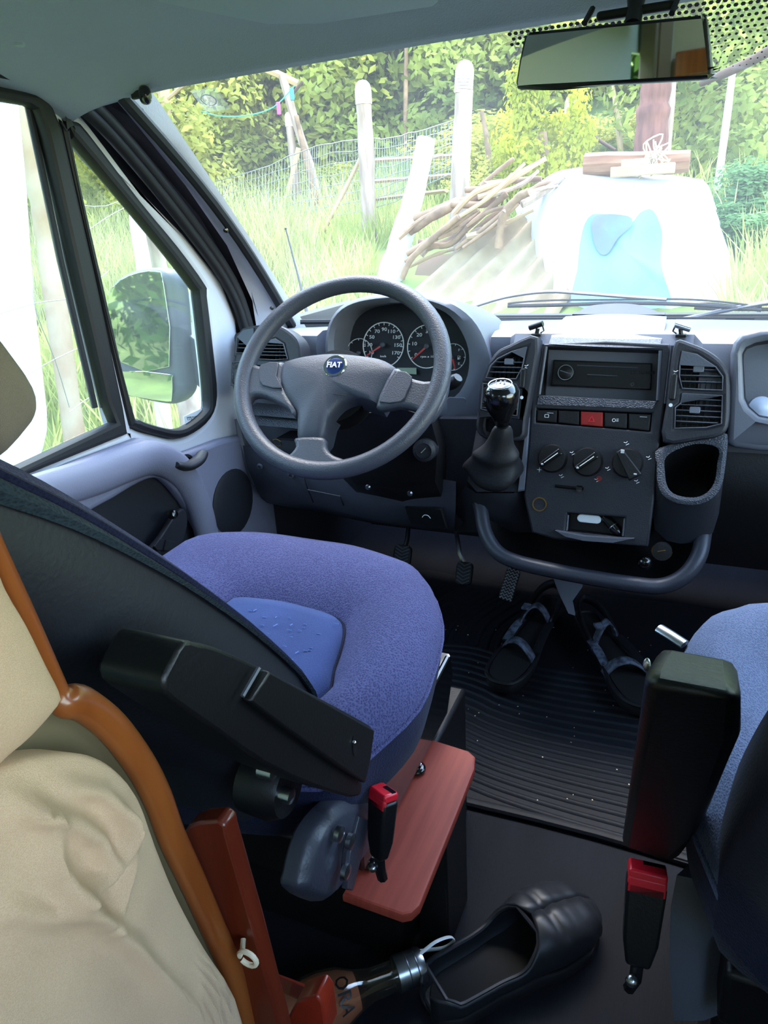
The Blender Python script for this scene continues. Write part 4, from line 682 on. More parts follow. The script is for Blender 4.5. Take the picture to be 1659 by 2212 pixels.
# ---------------------------------------------------------------- seats
def seat_cushion(root, outer, ins, mir=None, z0=.0, bm_='bolster', im_='insert'):
    f = (lambda p: (2 * mir - p[0], p[1])) if mir is not None else (lambda p: p)
    outer = smooth2([f(p) for p in outer], 3); ins = smooth2([f(p) for p in ins], 3); c = (sum(p[0] for p in ins) / len(ins), sum(p[1] for p in ins) / len(ins))
    o = polar(outer, c, 96); i = polar(ins, c, 96); L = lambda a, b, t, z: [Vector((p[0] * (1 - t) + q[0] * t, p[1] * (1 - t) + q[1] * t, z + z0)) for p, q in zip(a, b)]
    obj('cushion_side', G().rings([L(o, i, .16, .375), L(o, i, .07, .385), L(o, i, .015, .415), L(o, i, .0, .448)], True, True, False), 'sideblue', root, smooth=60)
    top = [L(o, i, .0, .447), L(o, i, .015, .465), L(o, i, .10, .486), L(o, i, .28, .500), L(o, i, .52, .503), L(o, i, .75, .494), L(o, i, .93, .478), L(o, i, 1.0, .468)]
    for j, r in enumerate(top[2:7]):
        for k, p in enumerate(r): p.z += .0035 * noise.noise(Vector((p.x * 9, p.y * 9, 1))) 
    obj('bolster', G().rings(top, True, False, False), bm_, root, smooth=70)
    cc = [(c[0], c[1])] * 96
    it = [L(i, cc, 0, .468), L(i, cc, .05, .476), L(i, cc, .25, .480), L(i, cc, .6, .479), L(i, cc, .97, .478)]
    for r in it[1:]:
        for p in r: p.z += .003 * noise.noise(Vector((p.x * 16, p.y * 10, 4)))
    obj('seat_insert', G().rings(it, True, False, True), im_, root, smooth=70)
    obj('piping', G().tube(L(o, i, -.008, .449)[::2], .0032, 6, True), bm_, root); obj('seam', G().tube(L(i, cc, 0, .471)[::2], .0018, 5, True), 'sideblue', root)
DO = [(-.629,-.296),(-.63,-.223),(-.589,-.184),(-.486,-.165),(-.358,-.168),(-.239,-.195),(-.182,-.235),(-.144,-.297),(-.121,-.354),(-.106,-.429),(-.098,-.505),(-.117,-.586)] + [(-.15, -.655), (-.35, -.69), (-.58, -.66), (-.635, -.50)]
DI = [(-.438,-.412),(-.432,-.381),(-.397,-.369),(-.329,-.37),(-.262,-.382),(-.241,-.401),(-.225,-.438),(-.208,-.497),(-.196,-.545)] + [(-.25, -.64), (-.42, -.66), (-.50, -.60)]
def backrest(root, cx, w0, dark='backdark', fab='bolster'):
    pts = [(-.575, .43), (-.592, .52), (-.655, .615), (-.73, .707), (-.785, .768), (-.83, .815), (-.87, .852), (-.90, .882), (-.915, .90)]
    sp = spline([(0, *p) for p in pts], 3); n = len(sp); fr, bk, st, pp = [], [], [], []
    for i, p in enumerate(sp):
        t = i / (n - 1); tg = (sp[min(i + 1, n - 1)] - sp[max(i - 1, 0)]).normalized(); nn = Vector((0, tg.z, -tg.y)); w = w0 * (1 - .10 * t ** 3 - .35 * max(0, t - .8) ** 1.5 * 4); th = .115 - .03 * t - .05 * max(0, t - .85) * 5
        P = lambda x, d: Vector((cx + x, p.y, p.z)) + nn * d
        fr.append([P(w, 0), P(w - .03, .016), P(w - .07, .018), P(w - .12, .0), P(w - .16, -.012), P(0, -.014), P(-w + .16, -.012), P(-w + .12, 0), P(-w + .07, .018), P(-w + .03, .016), P(-w, 0)])
        bk.append([P(w, 0), P(w + .006, -.03), P(w + .004, -th * .7), P(w - .03, -th), P(0, -th * 1.12), P(-w + .03, -th), P(-w - .004, -th * .7), P(-w - .006, -.03), P(-w, 0)])
        sw_ = .004 + .026 * t ** 2.5; st.append([P(w - .001, .002), P(w + .006, -.004), P(w + .010, -sw_ * .6), P(w + .006, -sw_)]); pp.append(P(w + .002, .0))
    obj('backrest_front', G().rings(fr, False), fab, root, smooth=70)
    top = G().rings(bk, False); b = bk[-1]; f_ = fr[-1]
    top.add(b + f_[::-1][1:-1], [list(range(len(b) + len(f_) - 2))])
    obj('backrest_shell', top, dark, root, smooth=60); obj('backrest_trim', G().rings(st, False), 'backtop', root, smooth=60); obj('backrest_piping', G().tube(pp, .0035, 6), 'sideblue', root)
    return sp
s1 = thing('driver_seat', 'blue cloth driver seat with lighter patterned centre and reclined dark back', 'seat', (-.37, -.4, 0))
seat_cushion(s1, DO, DI)
g = G(); r = random.Random(9)
for k in range(46):
    x, y = r.uniform(-.42, -.25), r.uniform(-.57, -.41); a = r.choice((0, 0, 1.2)); l = r.uniform(.003, .008); g.tube([(x, y, .4812), (x + math.cos(a) * l, y + math.sin(a) * l, .4812)], .0008, 4)
obj('insert_pattern', g, mat('pale_blue_thread', (120, 140, 196), .9), s1, kind='stuff'); backrest(s1, -.42, .235)
obj('seat_base', G().box((-.60, -.50, 0), (-.137, -.20, .26)), 'black', s1, bev=.006); obj('seat_frame', G().box((-.60, -.62, .26), (-.16, -.22, .33)), 'black', s1, bev=.006)
obj('seat_rail', G().prism([(-.150, -.60, .285), (-.150, -.30, .285), (-.150, -.27, .335), (-.150, -.28, .375), (-.150, -.60, .34)], (.016, 0, 0), .003).tube([(-.136, -.60, .35), (-.136, -.29, .375)], .004, 8), 'gloss_black', s1)
hr = [(-.476,-.72,.87)][0]; HM = Matrix.Rotation(math.radians(28), 3, 'X')
obj('headrest', G().ball(hr, (.098, .05, .082), 32, 20, .55, HM), 'headrest', s1, smooth=80, label='beige grey cloth covered headrest'); obj('headrest_post', G().tube([(-.36, -.905, .88), (-.36, hr[1] - .05, hr[2] - .05)], .007, 8).tube([(-.50, -.905, .88), (-.50, hr[1] - .05, hr[2] - .05)], .007, 8), 'steel', s1)
rc = [(-.15,-.733,.402),(-.15,-.728,.417),(-.15,-.716,.431),(-.15,-.695,.442),(-.15,-.659,.435),(-.15,-.62,.413),(-.15,-.556,.354),(-.15,-.538,.323),(-.15,-.581,.318),(-.15,-.638,.328),(-.15,-.696,.348)]
rco = obj('recliner_cover', G().prism(spline(rc, 3, True), (.028, 0, 0), .010), 'cover', s1, smooth=60, bev=.003)
for q in ([(-.115,-.661,.4)], [(-.115,-.676,.375)], [(-.118,-.676,.423)]): obj('bolt', G().lathe([(.008, 0), (.008, .005), (.0001, .007)], q[0], (1, 0, 0), 12), 'steel', s1)
obj('latch_plate', G().prism([(-.124,-.628,.399),(-.124,-.604,.37),(-.124,-.632,.344),(-.124,-.656,.324),(-.124,-.668,.339),(-.124,-.654,.375)], (.006, 0, 0), .001).tube([(-.115,-.656,.404),(-.115,-.667,.391),(-.115,-.678,.365)], .004, 6), 'cover', s1)
am = spline([(-.105,-.845,.745),(-.105,-.833,.736),(-.105,-.818,.724),(-.105,-.777,.683),(-.105,-.708,.61),(-.105,-.617,.512),(-.105,-.611,.499),(-.105,-.626,.476),(-.105,-.639,.458),(-.105,-.642,.447),(-.105,-.665,.462),(-.105,-.728,.532),(-.105,-.786,.603),(-.105,-.831,.668),(-.105,-.864,.716),(-.105,-.868,.726),(-.105,-.867,.733),(-.105,-.858,.739)], 2, True)
a1 = obj('armrest', G().prism(am, (-.05, 0, 0)), 'black', s1, smooth=50, bev=.008)
lidp = [(-.104,-.777,.681),(-.104,-.618,.507),(-.104,-.632,.481),(-.104,-.647,.466),(-.104,-.707,.543),(-.104,-.766,.623),(-.104,-.803,.674)]
obj('armrest_lid', G().prism(lidp, (.007, 0, 0), .002), 'black', a1, bev=.0015); obj('armrest_highlight', G().tube([(-.098,-.787,.69),(-.098,-.809,.682)], .0018, 6), 'grey', a1)  # pale tube painted in as the highlight along the lid edge
av = Vector([(-.097,-.664,.525)][0]); obj('armrest_slot', G().lathe([(.004, -.002), (.0045, .0006), (.0001, .0008)], av, (1, 0, 0), 16).xf(Matrix.Translation(av) @ Matrix.Diagonal((1, .8, 2.6, 1)) @ Matrix.Translation(-av)), 'gloss_black', a1); obj('armrest_screw', G().ball([(-.096,-.664,.529)][0], .0018, 8, 6), 'chrome', a1)
obj('armrest_pivot', G().lathe([(.030, -.03), (.032, .0), (.026, .012), (.0001, .014)], [(-.165,-.695,.483)][0], (1, 0, 0), 24), 'black', s1)
for q in [(-.145,-.73,.536),(-.145,-.709,.491)]: obj('bolt', G().lathe([(.007, -.01), (.007, .004), (.0001, .006)], q, (1, 0, 0), 10), 'steel', s1)
# seat-belt buckles
def buckle(lab, p, ang, x_, s=1.):
    p = Vector(p); M = Matrix.Translation(p) @ Matrix.Rotation(ang, 4, 'X') @ Matrix.Rotation(x_, 4, 'Z') @ Matrix.Scale(s, 4)
    b = thing('seat_belt_buckle', lab, 'buckle', tuple(p), 'seat belt buckles')
    obj('buckle_body', G().rings([[Vector((x * w, y * d, z)) for x, y in ((-1, -1), (1, -1), (1, 1), (-1, 1))] for w, d, z in ((.011, .008, -.085), (.016, .011, -.06), (.018, .0125, -.01), (.018, .0125, .0))]).xf(M), 'black', b, bev=.003)
    obj('release_button', G().box((-.0175, -.012, .0), (.0175, .012, .012)).box((-.0175, -.0125, -.012), (.0175, -.006, .006)).xf(M), 'red', b, bev=.0025, label='red release button')
    obj('tongue_slot', G().box((-.004, .002, .0105), (.016, .0085, .0126)).xf(M), 'gloss_black', b)
    obj('buckle_stalk', G().tube([M @ Vector((0, 0, -.08)), M @ Vector((0, .004, -.105)), M @ Vector((-.004, .012, -.12))], .006, 8), 'black', b); obj('stalk_bolt', G().ball(M @ Vector((-.004, -.006, -.10)), .006 * s, 10, 8), 'steel', b)
buckle('red and black belt buckle beside the mahogany board on the driver seat', [(-.103,-.6,.404)][0], -.30, -.5, .80)
# board on the driver's seat side
zb = .27; bo = [(-.151,-.624),(-.151,-.533),(-.152,-.45),(-.154,-.345),(-.086,-.352),(-.074,-.36),(-.068,-.383),(-.066,-.472),(-.064,-.607),(-.069,-.619),(-.078,-.625)]
bd1 = thing('side_board', 'reddish mahogany board with rounded corners along the driver seat base', 'board', (-.11, -.5, 0))
obj('board_top', plate(((0, 0, 0), (1, 0, 0), (0, 1, 0)), [bo], .014, .003, zb - .014), 'board', bd1)
obj('board_support', G().box((-.130, -.46, .0), (-.085, -.37, .255)), 'black', bd1, bev=.003)
for q in [(-.141,-.414,.272),(-.141,-.576,.272)]: obj('hinge', G().lathe([(.013, 0), (.013, .004), (.010, .007), (.0001, .008)], q, (0, 0, 1), 18).box(Vector(q) + Vector((-.022, -.010, -.002)), Vector(q) + Vector((-.004, .010, .012))), 'gloss_black', bd1, bev=.001); obj('hinge_screw', G().ball(Vector(q) + Vector((.005, .003, .008)), .0025, 8, 6).ball(Vector(q) + Vector((.003, -.006, .008)), .0025, 8, 6), 'chrome', bd1)
# passenger seat
s2 = thing('passenger_seat', 'pale blue cloth passenger seat at the right edge with dark reclined back', 'seat', (.45, -.4, 0))
PO = [(.177,-.365),(.177,-.325),(.182,-.278),(.202,-.234),(.235,-.205),(.273,-.185)] + [(.55, -.19), (.68, -.25), (.72, -.4), (.70, -.6), (.45, -.69), (.22, -.655)]
PI_ = [(.30, -.34), (.45, -.32), (.60, -.36), (.62, -.5), (.56, -.64), (.34, -.64), (.28, -.5)]
seat_cushion(s2, PO, PI_, bm_='pbolster', im_='pbolster'); backrest(s2, .455, .235, dark='sideblue', fab='pbolster')
obj('seat_base', G().box((.24, -.55, 0), (.68, -.22, .26)), 'black', s2, bev=.006); obj('seat_frame', G().box((.235, -.62, .26), (.68, -.24, .33)), 'black', s2, bev=.006)
obj('slide_lever', G().tube([(.145,-.26,.46),(.16,-.27,.458),(.177,-.28,.454)], .0085, 10, flat=.6), 'steel', s2, label='bare metal slide lever')
pr = [(.205,-.488,.066),(.205,-.271,-.126),(.205,-.134,-.165),(.205,-.187,-.036),(.205,-.393,.206),(.205,-.565,.381),(.205,-.642,.424),(.205,-.665,.387),(.205,-.705,.38)]
obj('recliner_cover', G().rings([[Vector(p) for p in [(.201,-.6,.216),(.19,-.6,.294),(.186,-.58,.344),(.188,-.57,.376),(.196,-.56,.38),(.204,-.56,.377)]], [Vector(p) for p in [(.227,-.6,.231),(.213,-.6,.306),(.209,-.58,.354),(.207,-.57,.378),(.207,-.55,.368),(.208,-.55,.366)]], [Vector(p) + Vector((.03, .04, 0)) for p in [(.265,-.56,.194),(.251,-.56,.273),(.246,-.54,.324),(.243,-.53,.349),(.243,-.52,.351),(.244,-.52,.349)]]], False), 'grey', s2, smooth=70)
arm_r = [[(.15,-.8,.743),(.195,-.8,.744),(.2,-.76,.689),(.196,-.6,.461),(.184,-.575,.397),(.136,-.575,.4)], [(.15,-.785,.743),(.195,-.785,.742),(.203,-.74,.681),(.199,-.58,.445),(.186,-.555,.379),(.136,-.555,.386)], [(.155,-.74,.73),(.195,-.74,.729),(.207,-.7,.658),(.204,-.55,.421),(.189,-.53,.359),(.138,-.53,.371)]]
a2 = obj('armrest', G().rings([[Vector(p) for p in r] for r in arm_r]), 'black', s2, smooth=30, bev=.007)
obj('armrest_chip', G().ball([(.15,-.79,.748)][0], (.002, .002, .004), 8, 6), 'steel', a2)
obj('bolt', G().ball([(.205,-.58,.4)][0], .006, 8, 6), 'hazard', s2)
buckle('red and black belt buckle standing beside the passenger seat', [(.162,-.58,.372)][0], -.35, .1, 1.0)
# ---------------------------------------------------------------- sandals
def sandal(lab, heel, toe, w=.05, flip=1):
    h, t = Vector(heel), Vector(toe); d = (t - h); L = d.length; d.normalize(); M = Matrix.Translation(h) @ Matrix(((-d.y * flip * -1, d.x, 0, 0), (d.x * flip * -1 * -1, d.y, 0, 0), (0, 0, 1, 0), (0, 0, 0, 1)))
    M = Matrix.Translation(h) @ Matrix(((d.y, d.x, 0, 0), (-d.x, d.y, 0, 0), (0, 0, 1, 0), (0, 0, 0, 1)))
    r = thing('sandal', lab, 'sandal', tuple(h), 'pair of strap sandals on the mat')
    ol = smooth2([(-.028, .03), (-.02, .006), (0, 0), (.02, .006), (.03, .03), (.029, .30 * L), (.034, .55 * L), (.046, .75 * L), (.042, .92 * L), (.022, .99 * L), (0, L), (-.026, .98 * L), (-.041, .88 * L), (-.044, .72 * L), (-.034, .5 * L), (-.027, .28 * L)], 3)
    P = ((0, 0, 0), (1, 0, 0), (0, 1, 0))
    obj('sole', plate(P, [ol], .026, .006, .012).xf(M), 'rubber', r); obj('sole_rim', G().tube([M @ Vector((p[0], p[1], .040)) for p in ol], .0045, 6, True), 'sandal', r)
    obj('footbed', plate(P, [offset2(ol, .006)], .004, .001, .0375).xf(M), 'lining', r)
    def strap(y0, y1, w0, w1, hh, nm, mt_, wd=.026):
        f = lambda a, b: M @ Vector((-w0 + (w0 + w1) * a, y0 + (y1 - y0) * a + wd * (b - .5), .032 + hh * math.sin(math.pi * a) ** .7))
        o = obj(nm, G().grid(f, 14, 3), mt_, r, smooth=80); s = o.modifiers.new('t', 'SOLIDIFY'); s.thickness = .004; return o
    strap(.74 * L, .66 * L, .045, .046, .042, 'toe_strap', 'strap'); strap(.34 * L, .42 * L, .034, .036, .065, 'instep_strap', 'strap', .024)
    obj('heel_strap', G().tube(spline([M @ Vector(p) for p in ((-.034, .36 * L, .045), (-.034, .18 * L, .07), (-.022, .02, .08), (0, -.004, .082), (.022, .02, .08), (.034, .18 * L, .07), (.036, .40 * L, .045))], 4), .011, 8, flat=.25, up=(0, 0, 1)) if False else G().rings([[M @ (Vector(p) + Vector((0, 0, z))) for p in spline([(-.034, .36 * L, .045), (-.034, .18 * L, .065), (-.022, .02, .075), (0, -.004, .077), (.022, .02, .075), (.034, .18 * L, .065), (.036, .40 * L, .045)], 4)] for z in (-.011, .011)], False), 'sandal', r, smooth=80).modifiers.new('t', 'SOLIDIFY').thickness = .005
    obj('side_strap', G().tube([M @ Vector(p) for p in ((.038, .64 * L, .05), (.036, .5 * L, .055), (.034, .38 * L, .05))], .010, 6, flat=.3), 'strap', r); obj('side_strap', G().tube([M @ Vector(p) for p in ((-.040, .70 * L, .05), (-.036, .5 * L, .055), (-.033, .36 * L, .05))], .010, 6, flat=.3), 'sandal', r)
    obj('buckle', G().box((.012, .37 * L, .088), (.030, .43 * L, .094)).xf(M), 'strap', r, bev=.001)
sandal('black strap sandal on the mat, toe towards the driver seat', [(-.126,.514,.012)][0], [(-.162,.113,.012)][0])
sandal('black strap sandal on the mat, half hidden behind the passenger armrest', [(-.044,.459,.012)][0], [(.136,.133,.012)][0])
# ---------------------------------------------------------------- clog shoe
hl, te = Vector([(-.082,-.556,.0)][0]), Vector([(.093,-.339,.0)][0]); d = te - hl; L = d.length; d.normalize(); M = Matrix.Translation(hl) @ Matrix(((d.y, d.x, 0, 0), (-d.x, d.y, 0, 0), (0, 0, 1, 0), (0, 0, 0, 1)))
wS = [(0, .012), (.04, .028), (.12, .036), (.3, .037), (.5, .042), (.68, .050), (.82, .049), (.92, .038), (.975, .022), (1, .006)]; hS = [(0, .045), (.05, .054), (.2, .052), (.4, .050), (.52, .064), (.62, .068), (.75, .060), (.88, .050), (.96, .034), (1, .02)]
def itp(T, s):
    for (a, x), (b, y) in zip(T, T[1:]):
        if a <= s <= b: t = (s - a) / (b - a); return x + (y - x) * t * t * (3 - 2 * t)
    return T[-1][1]
ss = [i / 40 for i in range(41)]; shell = []
for s in ss:
    w, h = itp(wS, s), itp(hS, s); gap = math.radians(78) * max(0, min(1, (.585 - s) / .12)) ** .5 if s < .585 else 0.
    if s < .10: gap *= (.55 + s * 4.5)
    ring = []
    for k in range(33):
        a = gap + (2 * math.pi - 2 * gap) * k / 32; x = w * math.copysign(abs(math.sin(a)) ** .75, math.sin(a)); z = h * .5 + h * .5 * math.copysign(abs(math.cos(a)) ** .75, math.cos(a))
        z += .004 * math.exp(-((s - .72) / .02) ** 2) * (z > h * .6) - .004 * math.exp(-((s - .67) / .02) ** 2) * (z > h * .6) + .002 * math.exp(-((s - .80 - x * 3) / .02) ** 2) * (z > h * .6)
        ring.append(M @ Vector((x, s * L, .012 + z)))
    shell.append(ring)
sh = thing('clog_shoe', 'black slip-on rubber clog on the dark floor behind the board', 'shoe', tuple(hl))
o = obj('upper', G().rings(shell, False), 'clog', sh, smooth=80); o.modifiers.new('t', 'SOLIDIFY').thickness = .0045; o.modifiers['t'].offset = 1.0
ol = [(itp(wS, s) * 1.06, s * L) for s in ss] + [(-itp(wS, s) * 1.06, s * L) for s in ss[::-1]]
obj('sole', plate(((0, 0, 0), (1, 0, 0), (0, 1, 0)), [ol], .018, .004, 0).xf(M), 'rubber', sh); obj('insole', plate(((0, 0, 0), (1, 0, 0), (0, 1, 0)), [[(p[0] * .8, p[1] * .9 + .01) for p in ol]], .003, .001, .019).xf(M), 'lining', sh)
obj('collar', G().tube([r[0] for r in shell[2:24]] + [r[32] for r in shell[2:24]][::-1], .003, 6, True), 'clog', sh)
# ---------------------------------------------------------------- bottle
b0, b1 = Vector([(-.093,-.513,.045)][0]), Vector([(-.262,-.674,.045)][0]); bx_ = (b1 - b0).normalized()
bt = thing('plastic_bottle', 'clear brownish plastic bottle with a silver cap lying on the floor beside the black clog', 'bottle', tuple(b0))
prof = [(.0001, .045), (.019, .047), (.020, .085), (.026, .105), (.036, .125), (.040, .15), (.039, .17), (.036, .18), (.039, .19), (.040, .26), (.036, .30), (.0001, .30)]
prof = [(r * .95, h) for r, h in prof]
obj('bottle_wall', G().lathe(prof, b0, bx_, 32), 'clear', bt, smooth=60); obj('contents', G().lathe([(r * .93, h) for r, h in prof if h > .10] , b0, bx_, 28), 'liquid', bt, smooth=60, label='amber brown contents')
cp = obj('cap', G().lathe([(.0001, .012), (.021, .012), (.0225, .016), (.0225, .022), (.021, .023), (.0225, .024), (.0225, .034), (.021, .035), (.0225, .036), (.0225, .050), (.0001, .050)], b0, bx_, 32), 'steel', bt, smooth=35)
sd = bx_.cross(Vector((0, 0, 1))).normalized(); e = Vector((0, 0, 1))
loop = spline([b0 + bx_ * .014 + e * .021, b0 - bx_ * .010 + e * .026 + sd * .004, b0 - bx_ * .034 + e * .016 + sd * .010, b0 - bx_ * .042 - e * .004 + sd * .016, b0 - bx_ * .030 - e * .018 + sd * .022, b0 - bx_ * .006 - e * .014 + sd * .025, b0 + bx_ * .014 - e * .006 + sd * .024], 5)
obj('cap_strap', G().tube(loop, .0026, 6, flat=.4), 'whitepaint', bt, label='thin white carrying strap on the cap'); obj('strap_rivet', G().lathe([(.006, -.002), (.006, .003), (.003, .004), (.0001, .003)], b0 + bx_ * .018 - e * .004 + sd * .0225, sd, 14), 'steel', bt)
vc = (cam.matrix_world.translation - (b0 + bx_ * .215)); vc = (vc - bx_ * vc.dot(bx_)).normalized(); tr_ = -bx_
for s_, h_, sz in (('ORA', .086, .024), ('OUP', .104, .013)):
    P = (tuple(b0 + bx_ * (h_ + .04) + vc * .0385), tuple(-bx_.cross(vc) * 1.), tuple(-bx_))
    r_ = Vector(P[1]); u_ = Vector(P[2])
    if r_.cross(u_).dot(vc) < 0: P = (P[0], tuple(-r_), P[2])
    tx = text(P, s_, sz, .0004); c_ = b0
    tx.v = [(lambda q: b0 + bx_ * (q - b0).dot(bx_) + ((q - b0) - bx_ * (q - b0).dot(bx_)).normalized() * .0387)(q) for q in tx.v]
    obj('print', tx, 'black', bt)
# ---------------------------------------------------------------- bench end, mahogany panel, red wood
bn = thing('bench_seat', 'dinette bench behind the driver seat with orange wooden edge and loose beige covers', 'bench', (-.12, -1.1, 0))
tp = [(-.1,-.952,.876),(-.1,-.948,.848),(-.1,-.943,.815),(-.1,-.938,.779),(-.1,-.936,.769),(-.1,-.927,.76),(-.1,-.914,.737),(-.1,-.902,.703),(-.1,-.895,.672),(-.1,-.891,.638),(-.1,-.883,.595),(-.1,-.874,.543),(-.1,-.865,.487),(-.1,-.861,.425),(-.1,-.859,.356)]
tpp = spline(tp, 4)
obj('edge_trim', G().tube(tpp, [.0045 if i < 14 else min(.0085, .0045 + .0012 * (i - 13)) for i in range(len(tpp))], 12, flat=.9), 'orange', bn, smooth=80, label='orange brown rounded wooden edge')
obj('side_panel', G().rings([[p + Vector((-.004, -.004, 0)) for p in tpp], [Vector((-.115, -1.6, p.z)) for p in tpp]], False), 'roompost', bn)
up = [(-.092,-.98,.918),(-.092,-.96,.871),(-.092,-.956,.842),(-.092,-.951,.821),(-.092,-.947,.797),(-.092,-.944,.779),(-.092,-.948,.775),(-.092,-.964,.771),(-.092,-.979,.77),(-.092,-1.005,.766),(-.092,-1.043,.794),(-.092,-1.03,.874)]
lw = [(-.088,-1.028,.801),(-.088,-.993,.777),(-.088,-.982,.771),(-.088,-.967,.764),(-.088,-.947,.75),(-.088,-.931,.729),(-.088,-.92,.7),(-.088,-.916,.663),(-.088,-.91,.618),(-.088,-.897,.556),(-.088,-.883,.503),(-.088,-.879,.467),(-.088,-.886,.425),(-.088,-1.018,.567),(-.088,-1.081,.688),(-.088,-1.064,.778)]
def pillow(pts, c, bulge, wr, seed, nr=22):
    p2 = polar(smooth2([(p[1], p[2]) for p in pts], 3), c, 120); x0 = pts[0][0]; rs = []
    for j in range(nr + 1):
        t = j / nr; r = []
        for p in p2:
            y, z = p[0] * (1 - t) + c[0] * t, p[1] * (1 - t) + c[1] * t
            x = x0 + bulge * (1 - (1 - t) ** 3) ** .6 + wr(y, z) * min(1, t * 5)
            r.append(Vector((x, y, z)))
        rs.append(r)
    rs.insert(0, [Vector((x0 - .02, p[0] - .004, p[1])) for p in p2]); return G().rings(rs, True, False, True)
ca = ([(-.989,.822)])[0]; cb = ([(-.982,.663)])[0]
fa_ = [(-.969,.74),(-.954,.737),(-.945,.712),(-.953,.699),(-.972,.704),(-.978,.719),(-.978,.735)]; fold = [[(-.986,.765),(-.979,.743),(-.982,.723),(-.979,.698),(-.971,.678),(-.955,.637),(-.94,.586),(-.924,.536)], [(-.962,.747),(-.945,.729),(-.94,.707),(-.949,.694),(-.961,.692),(-.978,.702)], [(-.981,.752),(-.967,.732),(-.958,.713),(-.957,.7)], [(-.901,.554),(-.904,.533),(-.916,.514)], [(-.892,.53),(-.893,.509),(-.9,.49)], [(-1.004,.72),(-.991,.702),(-.974,.686),(-.97,.678)], [(-.941,.711),(-.942,.682),(-.958,.667),(-.965,.668)]]
def segd(q, a, b):
    ex, ey = b[0] - a[0], b[1] - a[1]; t = max(0, min(1, ((q[0] - a[0]) * ex + (q[1] - a[1]) * ey) / (ex * ex + ey * ey + 1e-12))); return math.hypot(q[0] - a[0] - ex * t, q[1] - a[1] - ey * t)
def wrl(y, z):
    s = .0035 * noise.noise(Vector((y * 30, z * 22, 3)))
    for k, f in enumerate(fold):
        dd = min(segd((y, z), a, b) for a, b in zip(f, f[1:])); s += (.009 if k < 3 else .005) * math.exp(-(dd / .0048) ** 2)
    return s
obj('back_cover', pillow(up, ca, .012, lambda y, z: .003 * noise.noise(Vector((y * 20, z * 14, 9))), 1), 'beige', bn, smooth=80, label='beige cloth cover of the upper cushion')
obj('seat_cover', pillow(lw, cb, .014, wrl, 2, 60), 'beige', bn, smooth=80, label='crumpled beige cotton cover of the lower cushion')
mp = thing('mahogany_panel', 'dark red mahogany panel standing beside the orange bench edge', 'panel', [(-.089,-.86,.43)][0])
ym = [(-.123,-.86,.602),(-.118,-.86,.61),(-.108,-.86,.617),(-.092,-.86,.624),(-.087,-.86,.621),(-.087,-.86,.613),(-.079,-.86,.536),(-.071,-.86,.44),(-.062,-.86,.32),(-.109,-.86,.286),(-.116,-.86,.414),(-.122,-.86,.561)]
obj('panel_board', G().prism(ym, (0, .014, 0), 0), 'mahog', mp, bev=.002)
hk_ = Vector([(-.081,-.868,.52)][0]); hkp = [hk_ + Vector((-.006, .006, .002)), hk_ + Vector((-.003, 0, .000))] + [hk_ + Vector((.004 - .0068 * math.cos(a), -.004, .0005 + .0060 * math.sin(a))) for a in (k * math.pi / 7 - .2 for k in range(14))]
tag(obj('screw_hook', G().tube(hkp, .0018, 8), 'cream'), 'cream coated screw hook on the mahogany panel', 'hook')
rw = thing('red_wood_frame', 'red stained wooden corner piece at the bottom beside the clear bottle', 'wooden frame', [(-.098,-.8,.336)][0])
obj('rail', G().tube([(-.144,-.78,.344),(-.098,-.8,.38),(-.065,-.81,.396)], .0075, 4), 'redwood', rw, smooth=0, bev=.001); obj('block', G().prism([(-.084,-.82,.4),(-.064,-.82,.418),(-.059,-.82,.41),(-.059,-.82,.372),(-.093,-.82,.352),(-.095,-.82,.374)], (0, .02, 0), 0), 'redwood', rw, bev=.002)
# ---------------------------------------------------------------- outside: ground
def gz(x, y):
    s = max(0., y - 2.); z = -.55 + .29 * min(s, 3) + .20 * max(0, min(s - 3, 4)) + .62 * max(0, s - 7.5)
    if y > 3: z += .10 * max(0, x - .5) * min(1, (y - 3) / 2)
    if x < -3: z += .10 * min(6, -3 - x) + .5 * max(0, -9 - x)
    if y < -6: z += .4 * (-6 - y)
    return z + .06 * noise.noise(Vector((x * .7, y * .7, 0)))
gd = struct('ground', G().grid(lambda a, b: Vector((-24 + 44 * a, -14 + 40 * b, gz(-24 + 44 * a, -14 + 40 * b))), 88, 80), mat('grassy_ground', (120, 140, 66), 1., rgb2=(92, 104, 52), vscale=1.2, bump=.6, scale=4), smooth=80)
def blades(n, area, h0, h1, w, m, name, dens=None):
    g = G(); r = random.Random(hash(name) % 1000 + len(name)); vs = g.v; fs = g.f
    while len(fs) < n:
        x, y = area(r)
        if dens and r.random() > dens(x, y): continue
        z = gz(x, y) - .03; h = r.uniform(h0, h1) * (.6 + .8 * abs(noise.noise(Vector((x * .8, y * .8, 5))))); a = r.uniform(0, 6.28); d = Vector((math.cos(a), math.sin(a), 0)); l = Vector((r.gauss(0, .3) * h, r.gauss(0, .3) * h, h)); o = len(vs); p = Vector((x, y, z)); q = d * w
        vs += [p - q, p + q, p + l * .6 + q * .7 + Vector((0, 0, h * .08)), p + l * .6 - q * .7 + Vector((0, 0, h * .08)), p + l]
        fs += [[o, o + 1, o + 2, o + 3], [o + 3, o + 2, o + 4]]
    return obj(name, g, m, None, smooth=0, kind='stuff')
tag(blades(46000, lambda r: (lambda y: (r.uniform(-1.3 * (y + 1.2) - .4, .35 * (y + 1.2)), y))(2.6 + 7.5 * r.random() ** 1.2), .25, .62, .008, 'grass', 'tall_grass', lambda x, y: 0. if (-.42 < x / (y + 1.13) < .05 and y < 6.6) else 1.), 'tall pale green grass growing on the slope before the fence', 'grass')
